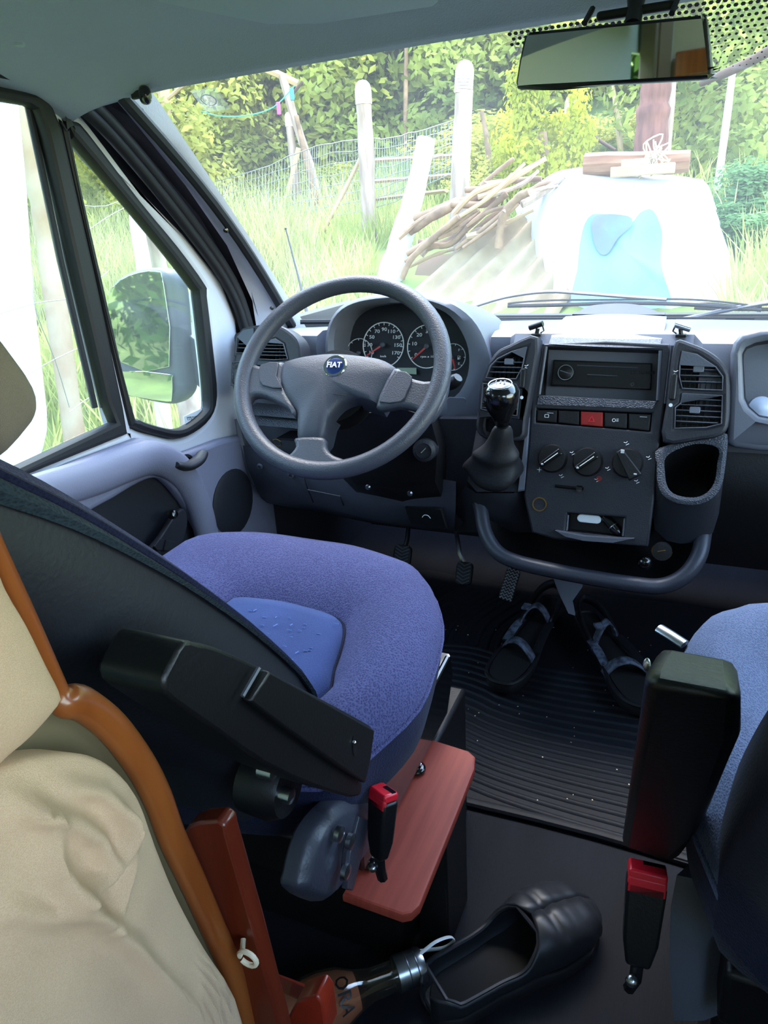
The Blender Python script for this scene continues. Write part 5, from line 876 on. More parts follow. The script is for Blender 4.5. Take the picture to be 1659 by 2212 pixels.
tag(blades(12000, lambda r: (r.uniform(-6.5, -1.15), r.uniform(-1.2, 3.2)), .3, .85, .008, 'grass', 'roadside_grass'), 'tall grass beside the left door of the van', 'grass')
tag(blades(9000, lambda r: (lambda y: (r.uniform(-1.25 * (y + 1.1), -.52 * (y + 1.1)), y))(3.4 + 3.6 * r.random()), .4, .85, .004, 'drygrass', 'dry_seed_stems'), 'pale dry seed stems standing in the tall grass', 'grass')
# foliage -----------------------------------------------------------------
def crown(n, seed, leaf, fill=.35):
    r = random.Random(seed); g = G(); cl = [(Vector((r.gauss(0, 1), r.gauss(0, 1), r.gauss(0, 1))).normalized() * r.uniform(.55, .9), r.uniform(.22, .42)) for _ in range(26)]
    for i in range(n):
        c, s = cl[r.randrange(26)]; d = Vector((r.gauss(0, 1), r.gauss(0, 1), r.gauss(0, 1))).normalized(); p = c + d * s * r.uniform(.6, 1.05)
        nrm = (d + p.normalized() * .5 + Vector((r.gauss(0, .5), r.gauss(0, .5), r.gauss(0, .5) + .3))).normalized(); t = nrm.orthogonal().normalized(); t.rotate(Matrix.Rotation(r.uniform(0, 6.28), 3, nrm)); b = nrm.cross(t); l = leaf * r.uniform(.6, 1.3); o = len(g.v)
        g.v += [p - t * l, p + b * l * .5, p + t * l, p - b * l * .5]; g.f.append([o, o + 1, o + 2, o + 3])
    me = bpy.data.meshes.new('crown'); me.from_pydata(g.v, [], g.f); return me
CR = [crown(10000, 1, .038), crown(9000, 2, .044), crown(7500, 3, .054)]
CRM = {}
def shrub(name, lab, cat, c, r, m, ci, group, stem=True, rz=0.):
    c = Vector(c); zb_ = gz(c.x, c.y) - .1; t = thing(name, lab, cat, (c.x, c.y, zb_), group)
    key = (ci, m)
    if key not in CRM: me = CR[ci].copy(); me.materials.append(MT[m]); CRM[key] = me
    o = bpy.data.objects.new('foliage', CRM[key]); COL.objects.link(o); o.parent = t; o.location = (0, 0, c.z - zb_); o.scale = r; o.rotation_euler = (0, 0, rz); o['kind'] = 'stuff'
    if stem and c.z - zb_ > .4: obj('trunk', G().tube([(c.x, c.y, zb_), (c.x + .05, c.y, (zb_ + c.z) / 2), (c.x, c.y, c.z)], [.10, .08, .05], 7), 'log', t)
    return t
R_ = random.Random(11)
hedge = [("380 330 9 1.7", 'hedge2', 0), ("500 300 10 1.8", 'hedge2', 1), ("560 180 11 2.0", 'hedge', 0), ("430 160 11 2.0", 'hedge2', 2), ("650 240 11.5 1.9", 'hedge2', 0), ("720 130 12 2.1", 'hedge', 1), ("800 260 12 1.7", 'hedge', 2), ("870 130 12.5 2.1", 'hedge', 0), ("920 250 12 1.7", 'hedge', 1), ("1000 120 13 2.2", 'hedge', 2), ("1060 260 12 1.8", 'hedge', 0), ("1100 80 14 2.4", 'hedge2', 1), ("1200 120 14 2.4", 'hedge', 0), ("1300 60 14 2.6", 'hedge2', 2), ("1450 60 14 2.6", 'hedge2', 0), ("1590 90 13 2.2", 'hedge2', 1), ("1290 250 12 1.5", 'hedge2', 2), ("1520 240 12 1.5", 'hedge2', 0), ("1640 260 10 1.5", 'hedge', 1), ("620 380 10.5 1.2", 'hedge', 2), ("480 430 9 1.1", 'hedge2', 1), ("1630 -60 15 3", 'hedge', 0), ("900 0 15 3", 'dark', 1), ("600 60 13 2.6", 'hedge', 0), ("350 60 11 2.4", 'hedge', 2), ("760 370 11 1.2", 'hedge', 0)]
HP_ = [[(-7.614,9.0,2.115,.006)],[(-7.234,10.0,2.337,.007)],[(-7.206,11.0,3.241,.008)],[(-8.404,11.0,3.517,.008)],[(-6.724,11.5,2.822,.008)],[(-6.266,12.0,3.606,.008)],[(-5.624,12.0,2.613,.007)],[(-5.16,12.5,3.542,.009)],[(-4.582,12.0,2.582,.007)],[(-4.218,13.0,3.567,.009)],[(-3.444,12.0,2.401,.007)],[(-3.645,14.0,3.932,.01)],[(-2.794,14.0,3.536,.01)],[(-2.006,14.0,3.854,.01)],[(-.863,14.0,3.7,.01)],[(.165,13.0,3.208,.008)],[(-1.725,12.0,2.299,.005)],[(-.176,12.0,2.207,.005)],[(.525,10.0,1.852,.004)],[(-6.553,10.5,1.751,.005)],[(-6.872,9.0,1.412,.004)],[(.336,15.0,4.511,.012)],[(-5.787,15.0,5.008,.014)],[(-7.882,13.0,4.476,.011)],[(-9.048,11.0,4.291,.01)],[(-5.578,11.0,1.764,.005)]]
for (s, m, ci), p in zip(hedge, HP_):
    rr = float(s.split()[3]); x, y, z, _ = p[0]
    lab = {'hedge2': 'yellow green leafy hedge tree beyond the wire fence', 'hedge': 'mid green leafy tree in the thicket beyond the fence', 'dark': 'dark green tree at the back of the thicket'}[m]
    shrub('hedge_tree', lab, 'tree', (x, y, z), (rr * 1.15, rr, rr), m, ci, {'hedge2': 'yellow green trees beyond the fence', 'hedge': 'mid green trees beyond the fence', 'dark': 'dark trees at the back'}[m], rz=R_.uniform(0, 6))
for q, rr in ([(-1.728,8.0,1.79)][0], .52), ([(-1.783,8.1,2.081)][0], .40), ([(-1.853,8.0,1.492)][0], .42): pass
lm = [(-1.744,8.0,1.791)][0]; shrub('lime_shrub', 'bright lime yellow shrub behind the white tarp pile', 'shrub', lm, (.58, .5, .78), 'lime', 2, None)
for px_, rr in (([(.533,7.2,.993)][0], .55), ([(.488,6.8,.597)][0], .5), ([(.622,6.2,.766)][0], .5), ([(.183,8.0,.883)][0], .5), ([(.719,6.0,.332)][0], .42)): shrub('ivy_clump', 'low bright green leafy clump on the bank right of the tarp', 'plant', px_, (rr * 1.3, rr, rr * .6), 'ivy', 2, 'leafy clumps on the right bank', stem=False, rz=R_.uniform(0, 6))
for px_, rr in (([(-2.895,10.0,1.774)][0], .9), ([(-1.232,10.0,1.636)][0], .8), ([(-2.25,9.0,1.292)][0], .7), ([(-5.447,9.5,1.324)][0], .8)): shrub('fern_bush', 'pale green low bush behind the posts', 'shrub', px_, (rr * 1.3, rr, rr * .6), 'hedge2', 1, 'low bushes behind the posts', stem=False, rz=R_.uniform(0, 6))
for (x, y, z, rr), m in (((-9, 1, 1.4, 1.8), 'hedge2'), ((-8, 3.8, 1.6, 1.9), 'hedge'), ((-10, -2, 2, 2.4), 'dark'), ((-7, -7, 1.8, 2.6), 'dark'), ((-4, -9, 1.6, 2.6), 'dark'), ((-10, 6, 2.6, 2.2), 'hedge2'), ((-7.5, 6.6, 1.6, 1.3), 'hedge2'), ((-12, 4, 3.5, 2.6), 'hedge')): shrub('roadside_bush', {'hedge2': 'yellow green bush seen through the left side windows', 'hedge': 'mid green bush seen through the left side windows', 'dark': 'dark bush behind the van shown in the outside mirror'}[m], 'bush', (x, y, z), (rr, rr, rr), m, R_.randrange(3), {'hedge2': 'yellow bushes left of the van', 'hedge': 'green bushes left of the van', 'dark': 'dark bushes behind the van'}[m], rz=R_.uniform(0, 6))
# posts, rails, trunks -------------------------------------------------------
def post(name, lab, pts, m, cap=None, group=None, cat='post', jit=.08, down=True, n=10):
    P = [Vector(p[:3]) for p in pts]; R = [p[3] for p in pts]
    if down:
        e = P[-1].copy(); z = gz(e.x, e.y) - .1
        if e.z > z: d = (P[-1] - P[-2]).normalized(); P.append(e + d * min(2.5, (e.z - z) / max(.3, -d.z))); R.append(R[-1])
    q = spline(P, 5) if len(P) > 2 else [P[0].lerp(P[1], i / 6) for i in range(7)]
    rr = [R[min(len(R) - 1, int(i * len(R) / len(q)))] * (1 + jit * noise.noise(Vector((i * .7, P[0].x * 3, 1)))) for i in range(len(q))]
    if not cap: return tag(obj(name, G().tube(q, rr, n), m, None, smooth=50), lab, cat, group)
    t = thing(name, lab, cat, tuple(q[-1]), group); obj('shaft', G().tube(q, rr, n), m, t, smooth=50)
    c = [Vector(p[:3]) for p in cap]; g = G(); k = 7
    for i in range(k): g.tube([c[0].lerp(c[1], i / k), c[0].lerp(c[1], (i + .8) / k)], cap[0][3], 12)
    g.ball(c[0], cap[0][3] * .97, 12, 6); obj('ringed_cap', g, 'capw', t, label='white ringed plastic cap'); return t
post('fence_post', 'tall whitish fence post with a ringed white cap, left of the tall central post', [(-3.49,7.0,2.194,.083),(-3.494,7.0,1.675,.088),(-3.511,7.0,.957,.091)], 'post', [(-3.488,7.0,2.295,.09),(-3.488,7.0,2.145,.091)], 'capped fence posts')
post('fence_post', 'tallest brown fence post with a ringed white cap near the centre', [(-2.195,6.5,2.084,.085),(-2.225,6.5,1.668,.091),(-2.258,6.5,1.168,.099)], 'post', [(-2.188,6.5,2.249,.091),(-2.205,6.5,2.058,.092)], 'capped fence posts')
post('fence_post', 'shorter fence post with a ringed white cap right of the lime shrub', [(-1.524,8.5,1.999,.065),(-1.535,8.5,1.734,.071),(-1.55,8.5,1.438,.075)], 'post', [(-1.523,8.5,2.117,.073),(-1.528,8.5,1.975,.073)], 'capped fence posts')
post('leaning_post', 'thick white post leaning to the right before the brushwood heap', [(-2.345,5.8,1.634,.085),(-2.418,5.7,1.252,.094),(-2.527,5.6,.861,.109),(-2.672,5.5,.415,.124)], 'postwhite', None)
post('thin_stake', 'thin white topped stake left of the capped posts', [(-5.282,8.5,2.324,.053),(-5.275,8.5,1.897,.057),(-5.265,8.5,1.49,.058)], 'post', [(-5.28,8.5,2.335,.059),(-5.281,8.5,2.213,.06)])
post('wood_stick', 'thin bare stick leaning left beside the thin stake', [(-5.064,8.3,1.925,.034),(-5.319,8.3,1.315,.042)], 'block', None, None, 'stick')
post('wood_stick', 'thin brown stick leaning right beside the thin stake', [(-5.11,8.4,2.321,.031),(-5.026,8.4,1.815,.044),(-4.916,8.4,1.232,.045)], 'log', None, None, 'stick')
post('diagonal_brace', 'pale diagonal brace leaning against the left capped post', [(-3.547,7.0,1.661,.021),(-3.79,7.0,1.317,.024),(-3.993,6.9,.974,.024)], 'block', None, None, 'brace')
post('white_pole', 'slender white pole on the right bank', [(.162,8.0,2.169,.035),(.156,8.0,1.807,.038),(.146,8.0,1.423,.039)], 'postwhite', None, None, 'pole')
post('tree_trunk', 'thick red brown tree trunk with flaking bark behind the tarp pile', [(-.534,7.5,2.542,.135),(-.521,7.5,2.073,.142),(-.533,7.5,1.79,.154),(-.53,7.5,1.411,.162)], 'bark', None, None, 'trunk', .15, True, 18)
post('tree_trunk', 'thin olive trunk right of the red brown trunk', [(-.398,8.0,2.243,.031),(-.391,8.0,1.862,.034),(-.399,8.0,1.423,.037)], 'post', None, None, 'trunk')
post('tree_trunk', 'slim brown trunk in the thicket above the capped posts', [(-4.306,10.5,3.449,.031),(-4.337,10.5,2.98,.035),(-4.371,10.5,2.43,.035)], 'log', None, None, 'trunk')
post('tree_trunk', 'pale forked trunk in the thicket left of the red brown trunk', [(-1.205,9.5,2.387,.026),(-1.13,9.5,2.074,.035),(-1.076,9.5,1.757,.038)], 'block', None, None, 'trunk')
post('tree_trunk', 'dark stems of a shrub right of the tallest post', [(-2.742,9.0,2.191,.027),(-2.682,9.0,1.921,.033),(-2.645,9.0,1.649,.036)], 'log', None, None, 'trunk')
post('slanted_rail', 'reddish brown rail slanting down from the right edge', [(.543,6.5,2.136,.041),(.256,6.8,2.049,.04),(-.097,7.2,1.989,.03)], 'rail', None, None, 'rail', .05, False)
post('branch_rail', 'thin brown branch slanting down behind the lime shrub', [(-1.489,8.6,1.922,.016),(-1.195,8.4,1.698,.019),(-.958,8.2,1.548,.018)], 'rail', None, None, 'branch', .05, False)
cf = thing('clothes_frame', 'wooden clothes line frame of post and beam at the top left', 'frame', [(-5.099,8.6,1.829,.038)][0][:3])
obj('beam', G().tube([p[:3] for p in [(-5.559,8.4,2.928,.034),(-5.361,8.5,2.833,.037),(-5.156,8.6,2.72,.037)]], .05, 6), 'block', cf); obj('upright', G().tube([p[:3] for p in [(-5.32,8.5,2.817,.037),(-5.208,8.5,2.339,.041),(-5.029,8.5,1.762,.044),(-4.926,8.5,1.232,.045)]], .055, 6), 'post', cf); obj('brace', G().tube([p[:3] for p in [(-5.022,8.5,2.719,.037),(-5.207,8.5,2.584,.04)]], .02, 6), 'rail', cf)
cf2 = thing('clothes_frame', 'pale wooden post with diagonal braces at the upper left corner of the windscreen', 'frame', [(-6.522,7.5,2.382,.054)][0][:3])
obj('upright', G().tube([p[:3] for p in [(-6.486,7.5,2.897,.053),(-6.526,7.5,2.435,.054),(-6.567,7.5,1.954,.055)]], .075, 7), 'block', cf2); obj('brace', G().tube([p[:3] for p in [(-6.011,7.4,2.718,.034),(-6.468,7.5,2.566,.039)]], .025, 6).tube([p[:3] for p in [(-6.671,7.4,2.753,.035),(-6.534,7.5,2.604,.039)]], .025, 6), 'block', cf2)
cdl = spline([p[:3] for p in [(-6.435,8.0,2.5,.003),(-6.148,8.1,2.397,.003),(-5.774,8.2,2.369,.003),(-5.392,8.3,2.438,.003),(-5.098,8.4,2.663,.003)]], 5)
tag(obj('clothes_line', G().tube(cdl, .008, 5), plain('teal_cord', (70, 170, 150))), 'teal clothes line cord sagging from the wooden frame', 'cord')
for q, c, l in ((cdl[16], (210, 90, 160), 'pink'), (cdl[19], (70, 150, 190), 'blue')): tag(obj('clothes_peg', G().box(Vector(q) + Vector((-.03, -.01, -.13)), Vector(q) + Vector((.03, .01, .02))), plain('peg_' + l, c), bev=.01), l + ' clothes peg on the teal cord', 'peg')
# wire fence and rails
fw = thing('wire_fence', 'sagging galvanised wire mesh fence strung between the posts', 'fence', [(-3.696,7.2,1.063)][0])
tt = spline([(-6.114,7.8,1.582),(-5.276,7.6,1.666),(-4.66,7.5,1.786),(-4.217,7.4,1.844),(-3.637,7.2,1.838),(-3.254,7.1,1.807),(-2.887,7.0,1.825),(-2.38,6.8,1.878)], 4); bb_ = spline([(-6.152,7.7,.957),(-5.312,7.5,.97),(-4.695,7.4,1.008),(-4.244,7.3,1.04),(-3.648,7.1,1.087),(-3.251,7.0,1.138),(-2.873,6.9,1.255),(-2.357,6.7,1.394)], 4)
g = G(); n_ = len(tt)
for k in range(8): g.tube([tt[i].lerp(bb_[i], k / 7) + Vector((0, 0, .02 * noise.noise(Vector((i * .5, k, 2))))) for i in range(n_)], .0035 if k else .006, 4)
for i in range(n_ - 1):
    for s in (0, .34, .67): a = tt[i].lerp(tt[i + 1], s); b = bb_[i].lerp(bb_[i + 1], s); g.tube([a, a.lerp(b, .5) + Vector((.02 * math.sin(i), 0, 0)), b], .0028, 4)
obj('wire_mesh', g, 'wire', fw, kind='stuff', smooth=0)
pf = thing('rail_fence', 'low fence of three weathered boards left of the tallest post', 'fence', [(-3.083,7.3,1.225)][0])
for q in ([(-3.547,7.3,1.612),(-2.45,7.0,1.562)], [(-3.562,7.3,1.394),(-2.48,7.0,1.376)], [(-3.539,7.3,1.204),(-2.562,7.0,1.227)]): obj('board', G().tube(q, .055, 4, flat=.4), 'block', pf, smooth=0)
# left side: netting, trunk, posts, wires
nt = [(-2.6,1.118,1.532),(-2.6,1.429,1.514),(-2.6,1.37,1.161),(-2.6,1.302,.784),(-2.6,1.262,.423),(-2.6,1.224,.149),(-2.6,1.094,-.036),(-2.6,.619,-.051)]
ng = G(); L0 = spline([nt[0], nt[7]], 14); R0 = spline(nt[1:7], 3)
for i in range(15): pass
tag(obj('white_netting', G().grid(lambda a, b: Vector(nt[0]).lerp(Vector(nt[7]), b).lerp(R0[min(15, int(b * 15))], a) + Vector((.03 * math.sin(a * 14 + b * 3), 0, 0)), 20, 15), 'netting', smooth=80), 'white netting sheet hanging outside the left door window', 'netting')
post('peeling_trunk', 'tan trunk with peeling bark behind the white netting', [(-3.3,2.187,1.818,.037),(-3.3,2.118,1.485,.045),(-3.3,2.118,1.257,.056),(-3.3,2.106,1.019,.057),(-3.2,1.978,.68,.06)], 'tan_bark', None, None, 'trunk', .2)
post('white_stake', 'white weathered post seen through the quarter window', [(-2.5,1.951,1.199,.034),(-2.5,1.945,1.03,.039),(-2.5,1.94,.81,.04),(-2.5,1.918,.488,.044)], 'postwhite', None, None, 'post')
post('rusty_post', 'brown perforated post seen through the quarter window beside the outside mirror', [(-2.3,1.815,1.044,.037),(-2.3,1.823,.771,.041),(-2.2,1.754,.515,.05),(-2.1,1.64,.224,.067)], 'post', None, None, 'post')
wf = thing('wire_strands', 'slack wire strands seen through the left door window', 'fence', [(-2.4,1.099,.258)][0])
g = G()
for q in ([(-2.4,.864,.704),(-2.4,1.128,.733),(-2.4,1.345,.737),(-2.4,1.582,.825)], [(-2.4,.911,.438),(-2.4,1.164,.495),(-2.4,1.457,.539)], [(-2.4,1.15,.832),(-2.4,1.123,.709),(-2.4,1.164,.495),(-2.4,1.184,.278)], [(-2.4,1.179,.258),(-2.4,1.33,.296),(-2.4,1.474,.274)], [(-3.0,2.005,.962),(-3.0,2.279,1.072),(-3.0,2.573,1.168),(-3.0,2.967,1.356)], [(-3.0,2.026,1.145),(-3.0,2.295,1.132),(-3.0,2.587,1.218)]): g.tube(spline(q, 3), .0022, 4)
obj('wire', g, 'wire', wf, smooth=0)
# brushwood heap ----------------------------------------------------------------
hb = [(-2.342,4.6,.153),(-.935,4.6,.152),(-1.315,5.6,.917),(-2.511,5.7,.732)]; A_, B_, C_, D_ = (Vector(p) for p in hb)
c5 = [Vector(p) for p in [(-2.405,4.7,.177),(-.901,4.6,.187),(-.599,5.5,.81),(-1.63,5.7,.963)]]
tag(obj('corrugated_sheet', G().grid(lambda a, b: c5[0].lerp(c5[1], a).lerp(c5[3].lerp(c5[2], a), b) + Vector((0, -.5, 1)).normalized() * (.035 * math.sin(a * 2 * math.pi * 6.5) + .02 * noise.noise(Vector((a * 6, b * 6, 0)))), 90, 10), 'sheet', smooth=80), 'tan corrugated sheet lying on the slope under the brushwood heap', 'sheet')
tag(obj('soil_mound', G().grid(lambda a, b: D_.lerp(C_, a).lerp(A_.lerp(B_, a), 1 - b) + Vector((0, .25, -.14 + .05 * noise.noise(Vector((a * 5, b * 5, 3))))), 14, 10), 'soil', smooth=80), 'earth mound under the brushwood heap', 'mound')
BR = [("884 500 930 470 985 442 1030 425 1052 395", 20, 5.5), ("1035 402 1072 372 1110 342", 9, 5.7), ("1045 398 1100 391 1170 386", 12, 5.6), ("975 441 1040 442 1064 428 1060 400", 15, 5.45), ("880 548 930 520 988 478", 15, 5.3), ("905 522 965 530 1010 492 1095 418", 13, 5.35), ("985 537 1050 490 1090 456", 10, 5.25), ("1077 536 1086 470 1118 428 1142 415", 18, 5.2), ("888 474 940 455 1000 428", 16, 5.6), ("876 566 950 508 1030 452", 11, 5.25), ("1000 535 1060 492 1120 440", 8, 5.2), ("868 602 895 552 990 468", 13, 5.2), ("925 462 985 440 1048 436", 18, 5.55), ("1005 410 1045 412 1052 440", 14, 5.5)]
BRP = [[(-2.432,5.5,.86,.043),(-2.22,5.5,.967,.042),(-1.977,5.5,1.061,.041),(-1.785,5.5,1.113,.041),(-1.693,5.5,1.218,.04)],[(-1.821,5.7,1.204,.019),(-1.665,5.7,1.305,.018),(-1.508,5.7,1.403,.018)],[(-1.75,5.6,1.212,.024),(-1.523,5.6,1.222,.024),(-1.242,5.6,1.22,.024)],[(-2.003,5.45,1.067,.031),(-1.729,5.45,1.047,.03),(-1.63,5.45,1.092,.03),(-1.646,5.45,1.195,.03)],[(-2.381,5.3,.676,.031),(-2.154,5.3,.777,.031),(-1.902,5.3,.924,.03)],[(-2.283,5.35,.772,.027),(-2.021,5.35,.73,.027),(-1.826,5.35,.867,.026),(-1.479,5.35,1.118,.025)],[(-1.903,5.25,.704,.02),(-1.632,5.25,.868,.02),(-1.472,5.25,.983,.019)],[(-1.51,5.2,.695,.035),(-1.475,5.2,.933,.035),(-1.352,5.2,1.074,.034),(-1.261,5.2,1.114,.034)],[(-2.448,5.6,.961,.034),(-2.209,5.6,1.024,.034),(-1.943,5.6,1.112,.033)],[(-2.382,5.25,.608,.023),(-2.049,5.25,.82,.022),(-1.712,5.25,1.011,.022)],[(-1.824,5.2,.711,.016),(-1.578,5.2,.859,.016),(-1.344,5.2,1.032,.015)],[(-2.405,5.2,.469,.027),(-2.275,5.2,.663,.027),(-1.861,5.2,.961,.026)],[(-2.259,5.55,1.0,.038),(-1.992,5.55,1.069,.037),(-1.724,5.55,1.068,.037)],[(-1.889,5.5,1.176,.028),(-1.722,5.5,1.157,.028),(-1.693,5.5,1.052,.028)]]
for i, b in enumerate(BRP):
    post('dead_branch', 'thick sawn branch hanging down at the right of the brushwood heap' if i == 7 else 'dead crooked branch lying on the brushwood heap', b, 'log', None, 'branches of the brushwood heap', 'branch', .2, False, 8)
rb_ = random.Random(21); hA, hB = Vector(BRP[4][0][:3]), Vector(BRP[7][2][:3])
for k in range(22):
    t = rb_.uniform(-.05, 1.0); a = hA.lerp(hB, t) + Vector((rb_.uniform(-.12, .12), rb_.uniform(-.05, .15), rb_.uniform(-.14, .14))); l = rb_.uniform(.35, .75); w = rb_.uniform(.013, .032)
    e = a + Vector((l * .72, rb_.uniform(.0, .25), l * rb_.uniform(.22, .50))); m_ = a.lerp(e, .5) + Vector((rb_.uniform(-.05, .05), 0, rb_.uniform(-.07, .07)))
    post('dead_branch', 'dead crooked branch lying on the brushwood heap', [(*a, w), (*m_, w * .95), (*e, w * .7)], ('log', 'block', 'post')[k % 3], None, 'branches of the brushwood heap', 'branch', .2, False, 7)
# tarp covered pile ------------------------------------------------------------------
tpile = thing('tarp_pile', 'large pile wrapped in a white tarp, lower front coloured blue as shade', 'tarp', [(-.361,4.9,.318)][0])
rows = [[Vector(p) for p in r] for r in ([(-.906,5.7,1.291),(-.686,5.7,1.253),(-.464,5.7,1.216),(-.247,5.7,1.179),(-.091,5.7,1.148)], [(-.885,5.3,1.215),(-.668,5.3,1.173),(-.458,5.3,1.145),(-.22,5.3,1.122),(-.067,5.3,1.104)], [(-.956,5.05,.909),(-.715,4.98,.897),(-.408,4.98,.865),(-.178,4.98,.853),(.047,5.1,.854)], [(-.963,4.95,.605),(-.715,4.86,.569),(-.408,4.86,.559),(-.146,4.86,.551),(.182,5.0,.563)], [(-.998,4.9,.273),(-.723,4.78,.267),(-.413,4.78,.264),(-.084,4.78,.261),(.329,4.9,.268)], [(-1.004,4.8,-.098),(-.695,4.7,-.076),(-.383,4.7,-.071),(-.051,4.7,-.066),(.484,4.8,-.077)])]
def fold_(p, i, j): return p + Vector((0, .03 * noise.noise(Vector((p.x * 5, 0, p.z * 1.2))) + .015 * math.sin(p.x * 17 + .7 * noise.noise(p * 2)), 0))
def dense(rows, k=5):
    rr = [spline(r, k) for r in rows]; n = len(rr[0]); cols = [spline([r[i] for r in rr], k) for i in range(n)]; return [[fold_(cols[i][j], i, j) for i in range(n)] for j in range(len(cols[0]))]
obj('tarp_front', G().rings(dense(rows), False), 'tarp', tpile, smooth=80)
side = [[Vector(p) for p in r] for r in ([(-.906,5.7,1.291),(-1.203,6.0,1.279),(-1.409,6.2,1.199)], [(-.885,5.3,1.215),(-1.201,5.6,1.167),(-1.536,5.9,1.072)], [(-.956,5.05,.909),(-1.231,5.4,.88),(-1.417,5.7,.805)], [(-.963,4.95,.605),(-1.142,5.2,.557),(-1.253,5.4,.47)], [(-.998,4.9,.273),(-1.024,5.0,.262),(-1.067,5.1,.269)], [(-1.004,4.8,-.098),(-1.031,4.9,-.116),(-1.063,5.0,-.134)])]
obj('tarp_side', G().rings(dense(side), False), 'tarp', tpile, smooth=80)
rs_ = [[r[-1], r[-1] + Vector((.1, .8, .0)), r[-1] + Vector((.15, 1.6, -.05))] for r in rows]; obj('tarp_back', G().rings(rs_, False), 'tarp', tpile, smooth=80)
obj('pile_top', G().rings([rows[0], [p + Vector((0, .8, .02)) for p in rows[0]]], False), 'tarp', tpile)
def sheet(pts, m, dy): 
    c = sum((Vector(p) for p in pts), Vector()) / len(pts); P = spline(pts, 3, True); g = G(); rr = [[c.lerp(p, t) for p in P] for t in (1, .75, .5, .25, .02)]
    g.rings([[fold_(p + Vector((0, -dy, 0)), 0, 0) for p in r] for r in rr], True, False, True); return g
obj('blue_shade', sheet([(-.765,4.93,.802),(-.698,4.95,.923),(-.54,4.95,.895),(-.417,4.95,.85),(-.356,4.95,.917),(-.272,4.95,.925),(-.194,4.93,.775),(-.187,4.86,.585),(-.141,4.8,.458),(-.097,4.76,.28),(-.425,4.74,.252),(-.778,4.76,.287),(-.773,4.84,.538)], 'tarpshade', .10), 'tarpshade', tpile, smooth=80, label='pale blue shade of the lower tarp front, built as a sheet')  # extra sheet standing in for the bluish shade on the tarp front
obj('lilac_patch', sheet([(-.693,4.93,.877),(-.626,4.95,.919),(-.434,4.95,.896),(-.407,4.93,.83),(-.493,4.91,.751),(-.557,4.88,.646),(-.619,4.88,.648),(-.667,4.9,.732)], 'tarpdark', .13), 'tarpdark', tpile, smooth=80, label='lilac grey patch within the painted blue shade')
bmq = [Vector(p) for p in [(-.852,5.35,1.288),(-.681,5.35,1.281),(-.437,5.35,1.269),(-.234,5.35,1.253),(-.069,5.35,1.253)]]
tag(obj('rough_beam', G().tube(bmq, [.085, .088, .08, .086, .078], 9, flat=1.0), 'beam', smooth=30), 'rough brown split beam lying across the top of the tarp pile', 'beam')
for q, h_, lab in (([(-.617,5.15,1.208),(-.16,5.15,1.171)], .036, 'long pale sawn wood block on the tarp below the rough beam'), ([(-.544,5.17,1.257),(-.346,5.17,1.236)], .032, 'short whitish wood block above the long pale block')):
    a, b = Vector(q[0]), Vector(q[1]); tag(obj('wood_block', G().box((a.x, a.y - .05, a.z - h_), (b.x, a.y + .05, a.z + h_)), 'block', bev=.006), lab, 'wood block')
tc_ = Vector([(-.313,5.2,1.291)][0]); g = G(); r = random.Random(5)
for k in range(16): g.tube(spline([tc_ + Vector((r.gauss(0, .045), r.gauss(0, .02), r.gauss(0, .06))) for _ in range(4)], 4), .006, 4)
tag(obj('string_tangle', g, 'string'), 'tangle of hemp string hanging over the rough beam', 'string')
# on the van's outside: wipers, aerial, outside mirror ----------------------------------
def wiper(lab, arm, w, blade):
    t = thing('windscreen_wiper', lab, 'wiper', arm[0], 'windscreen wipers')
    obj('wiper_arm', G().tube(spline(arm, 4), w, 8, flat=.5), 'grey', t)
    if blade:
        b = spline(blade, 5); obj('wiper_blade', G().tube(b, .005, 6), 'black', t); obj('blade_bow', G().tube([p + Vector((0, 0, .006 + .005 * math.sin(math.pi * i / (len(b) - 1)) + .003 * math.sin(3 * math.pi * i / (len(b) - 1)))) for i, p in enumerate(b)], .0025, 6), 'black', t)
wiper('long wiper lying along the bottom of the windscreen with its arm rising from the left', [(-.422,.74,.741),(-.322,.76,.768),(-.219,.78,.778),(-.127,.78,.772),(-.037,.77,.765),(.071,.76,.757)], .009, [(-.311,.75,.747),(-.167,.755,.748),(-.035,.76,.75),(.113,.755,.746),(.274,.74,.734)])
wiper('wiper at the right edge with its grey arm pointing down to the dashboard', [(.34,.74,.758),(.231,.75,.739),(.085,.76,.705)], .011, [(.133,.78,.735),(.233,.77,.732),(.381,.76,.732)])
ae = thing('radio_aerial', 'thin black radio aerial outside the left of the windscreen', 'aerial', [(-.964,.85,.702)][0]); q = [(-1.093,1.0,.962),(-1.04,.95,.842),(-.984,.88,.767),(-.939,.82,.692)]
obj('rod', G().tube(q, [.0022, .003, .0045, .006], 8), 'black', ae); obj('tip', G().ball(q[0], .004, 8, 6), 'black', ae)
om = thing('outside_mirror', 'grey two-glass outside mirror seen through the quarter window', 'mirror', [(-.912,.25,.667)][0])
OP = ((-1.1, .22, .75), (1, .0, 0), (0, -.08, 1))
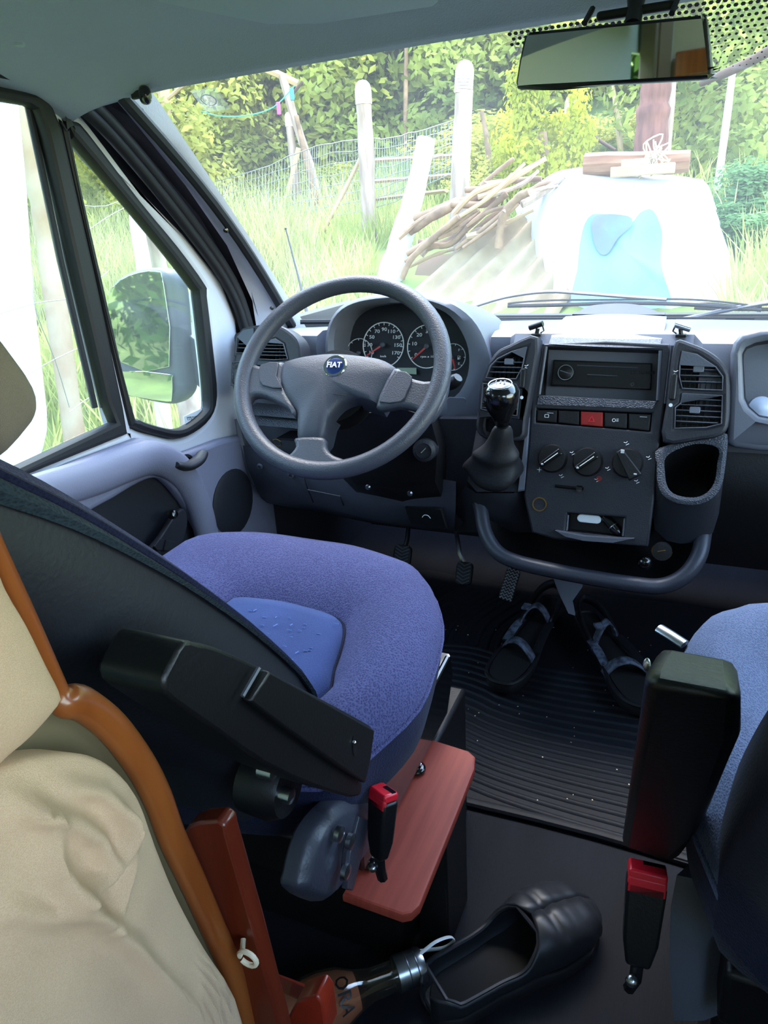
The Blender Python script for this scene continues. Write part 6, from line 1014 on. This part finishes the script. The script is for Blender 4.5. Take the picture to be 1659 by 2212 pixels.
oo = [(-.06,.07),(-.043,.107),(-.001,.134),(.06,.149),(.12,.149),(.154,.133),(.162,.089),(.156,-.012),(.156,-.108),(.143,-.139),(.107,-.16),(.047,-.159),(-.012,-.151),(-.045,-.139),(-.057,-.038)]
OP = ((-1.1,.22,.75),(.998,-.06,.0),(.003,.05,.999))
o1 = [(-.037,.091),(.012,.127),(.07,.142),(.126,.143),(.14,.117),(.124,-.068),(-.028,-.062),(-.042,.027)]; o2 = [(-.033,-.084),(.118,-.085),(.128,-.094),(.119,-.142),(.103,-.151),(.012,-.145),(-.028,-.136)]
obj('housing', plate(OP, [smooth2(oo, 3)], .06, .02, -.065, 3), 'grey', om, smooth=60); obj('mirror_glass', plate(OP, [smooth2(o1, 2)], .003, .001, -.001), 'mirror', om); obj('wide_angle_glass', plate(OP, [smooth2(o2, 2)], .003, .001, -.001), 'mirror', om)
aa = [Vector(p) for p in [(-.999,.27,.771),(-1.001,.27,.672),(-.901,.24,.603),(-.899,.24,.728)]]
obj('mirror_arm', G().prism(aa, (0, .07, 0), .006), 'grey', om, bev=.008)
for k in range(3): p = aa[0].lerp(aa[3], .12 + .12 * k); q = aa[1].lerp(aa[2], .12 + .12 * k); obj('arm_rib', G().tube([p + Vector((0, -.004, 0)), q + Vector((0, -.004, 0))], .005, 6), 'grey', om)
# suction hook on the windscreen
sk = WS(-.585, .86)
for it in range(1): pass
sq = [(-.701,.115,1.189)][0]; tn = (WS(-.58, .9) - WS(-.58, .8)).normalized()
sh_ = thing('suction_hook', 'clear suction disc on a transparent square stuck to the upper left windscreen', 'suction disc', sq)
SPn = (sq, (1, 0, 0), tuple(tn)); obj('clear_square', plate(SPn, [rrect(.055, .05, .004, 2)], .001, .0003), glass('film', (235, 245, 235), .015, .04), sh_); kk = Vector(SPn[1]).cross(tn)
obj('disc', G().lathe([(.013, .001), (.013, .002), (.005, .005), (.004, .012), (.0001, .013)], sq, kk, 20), 'clear', sh_); obj('disc_ring', G().tube([on(SPn, [c], .003)[0] for c in circ(.015, 20, (-.002, .003), .8)], .001, 5, True), 'grey', sh_)
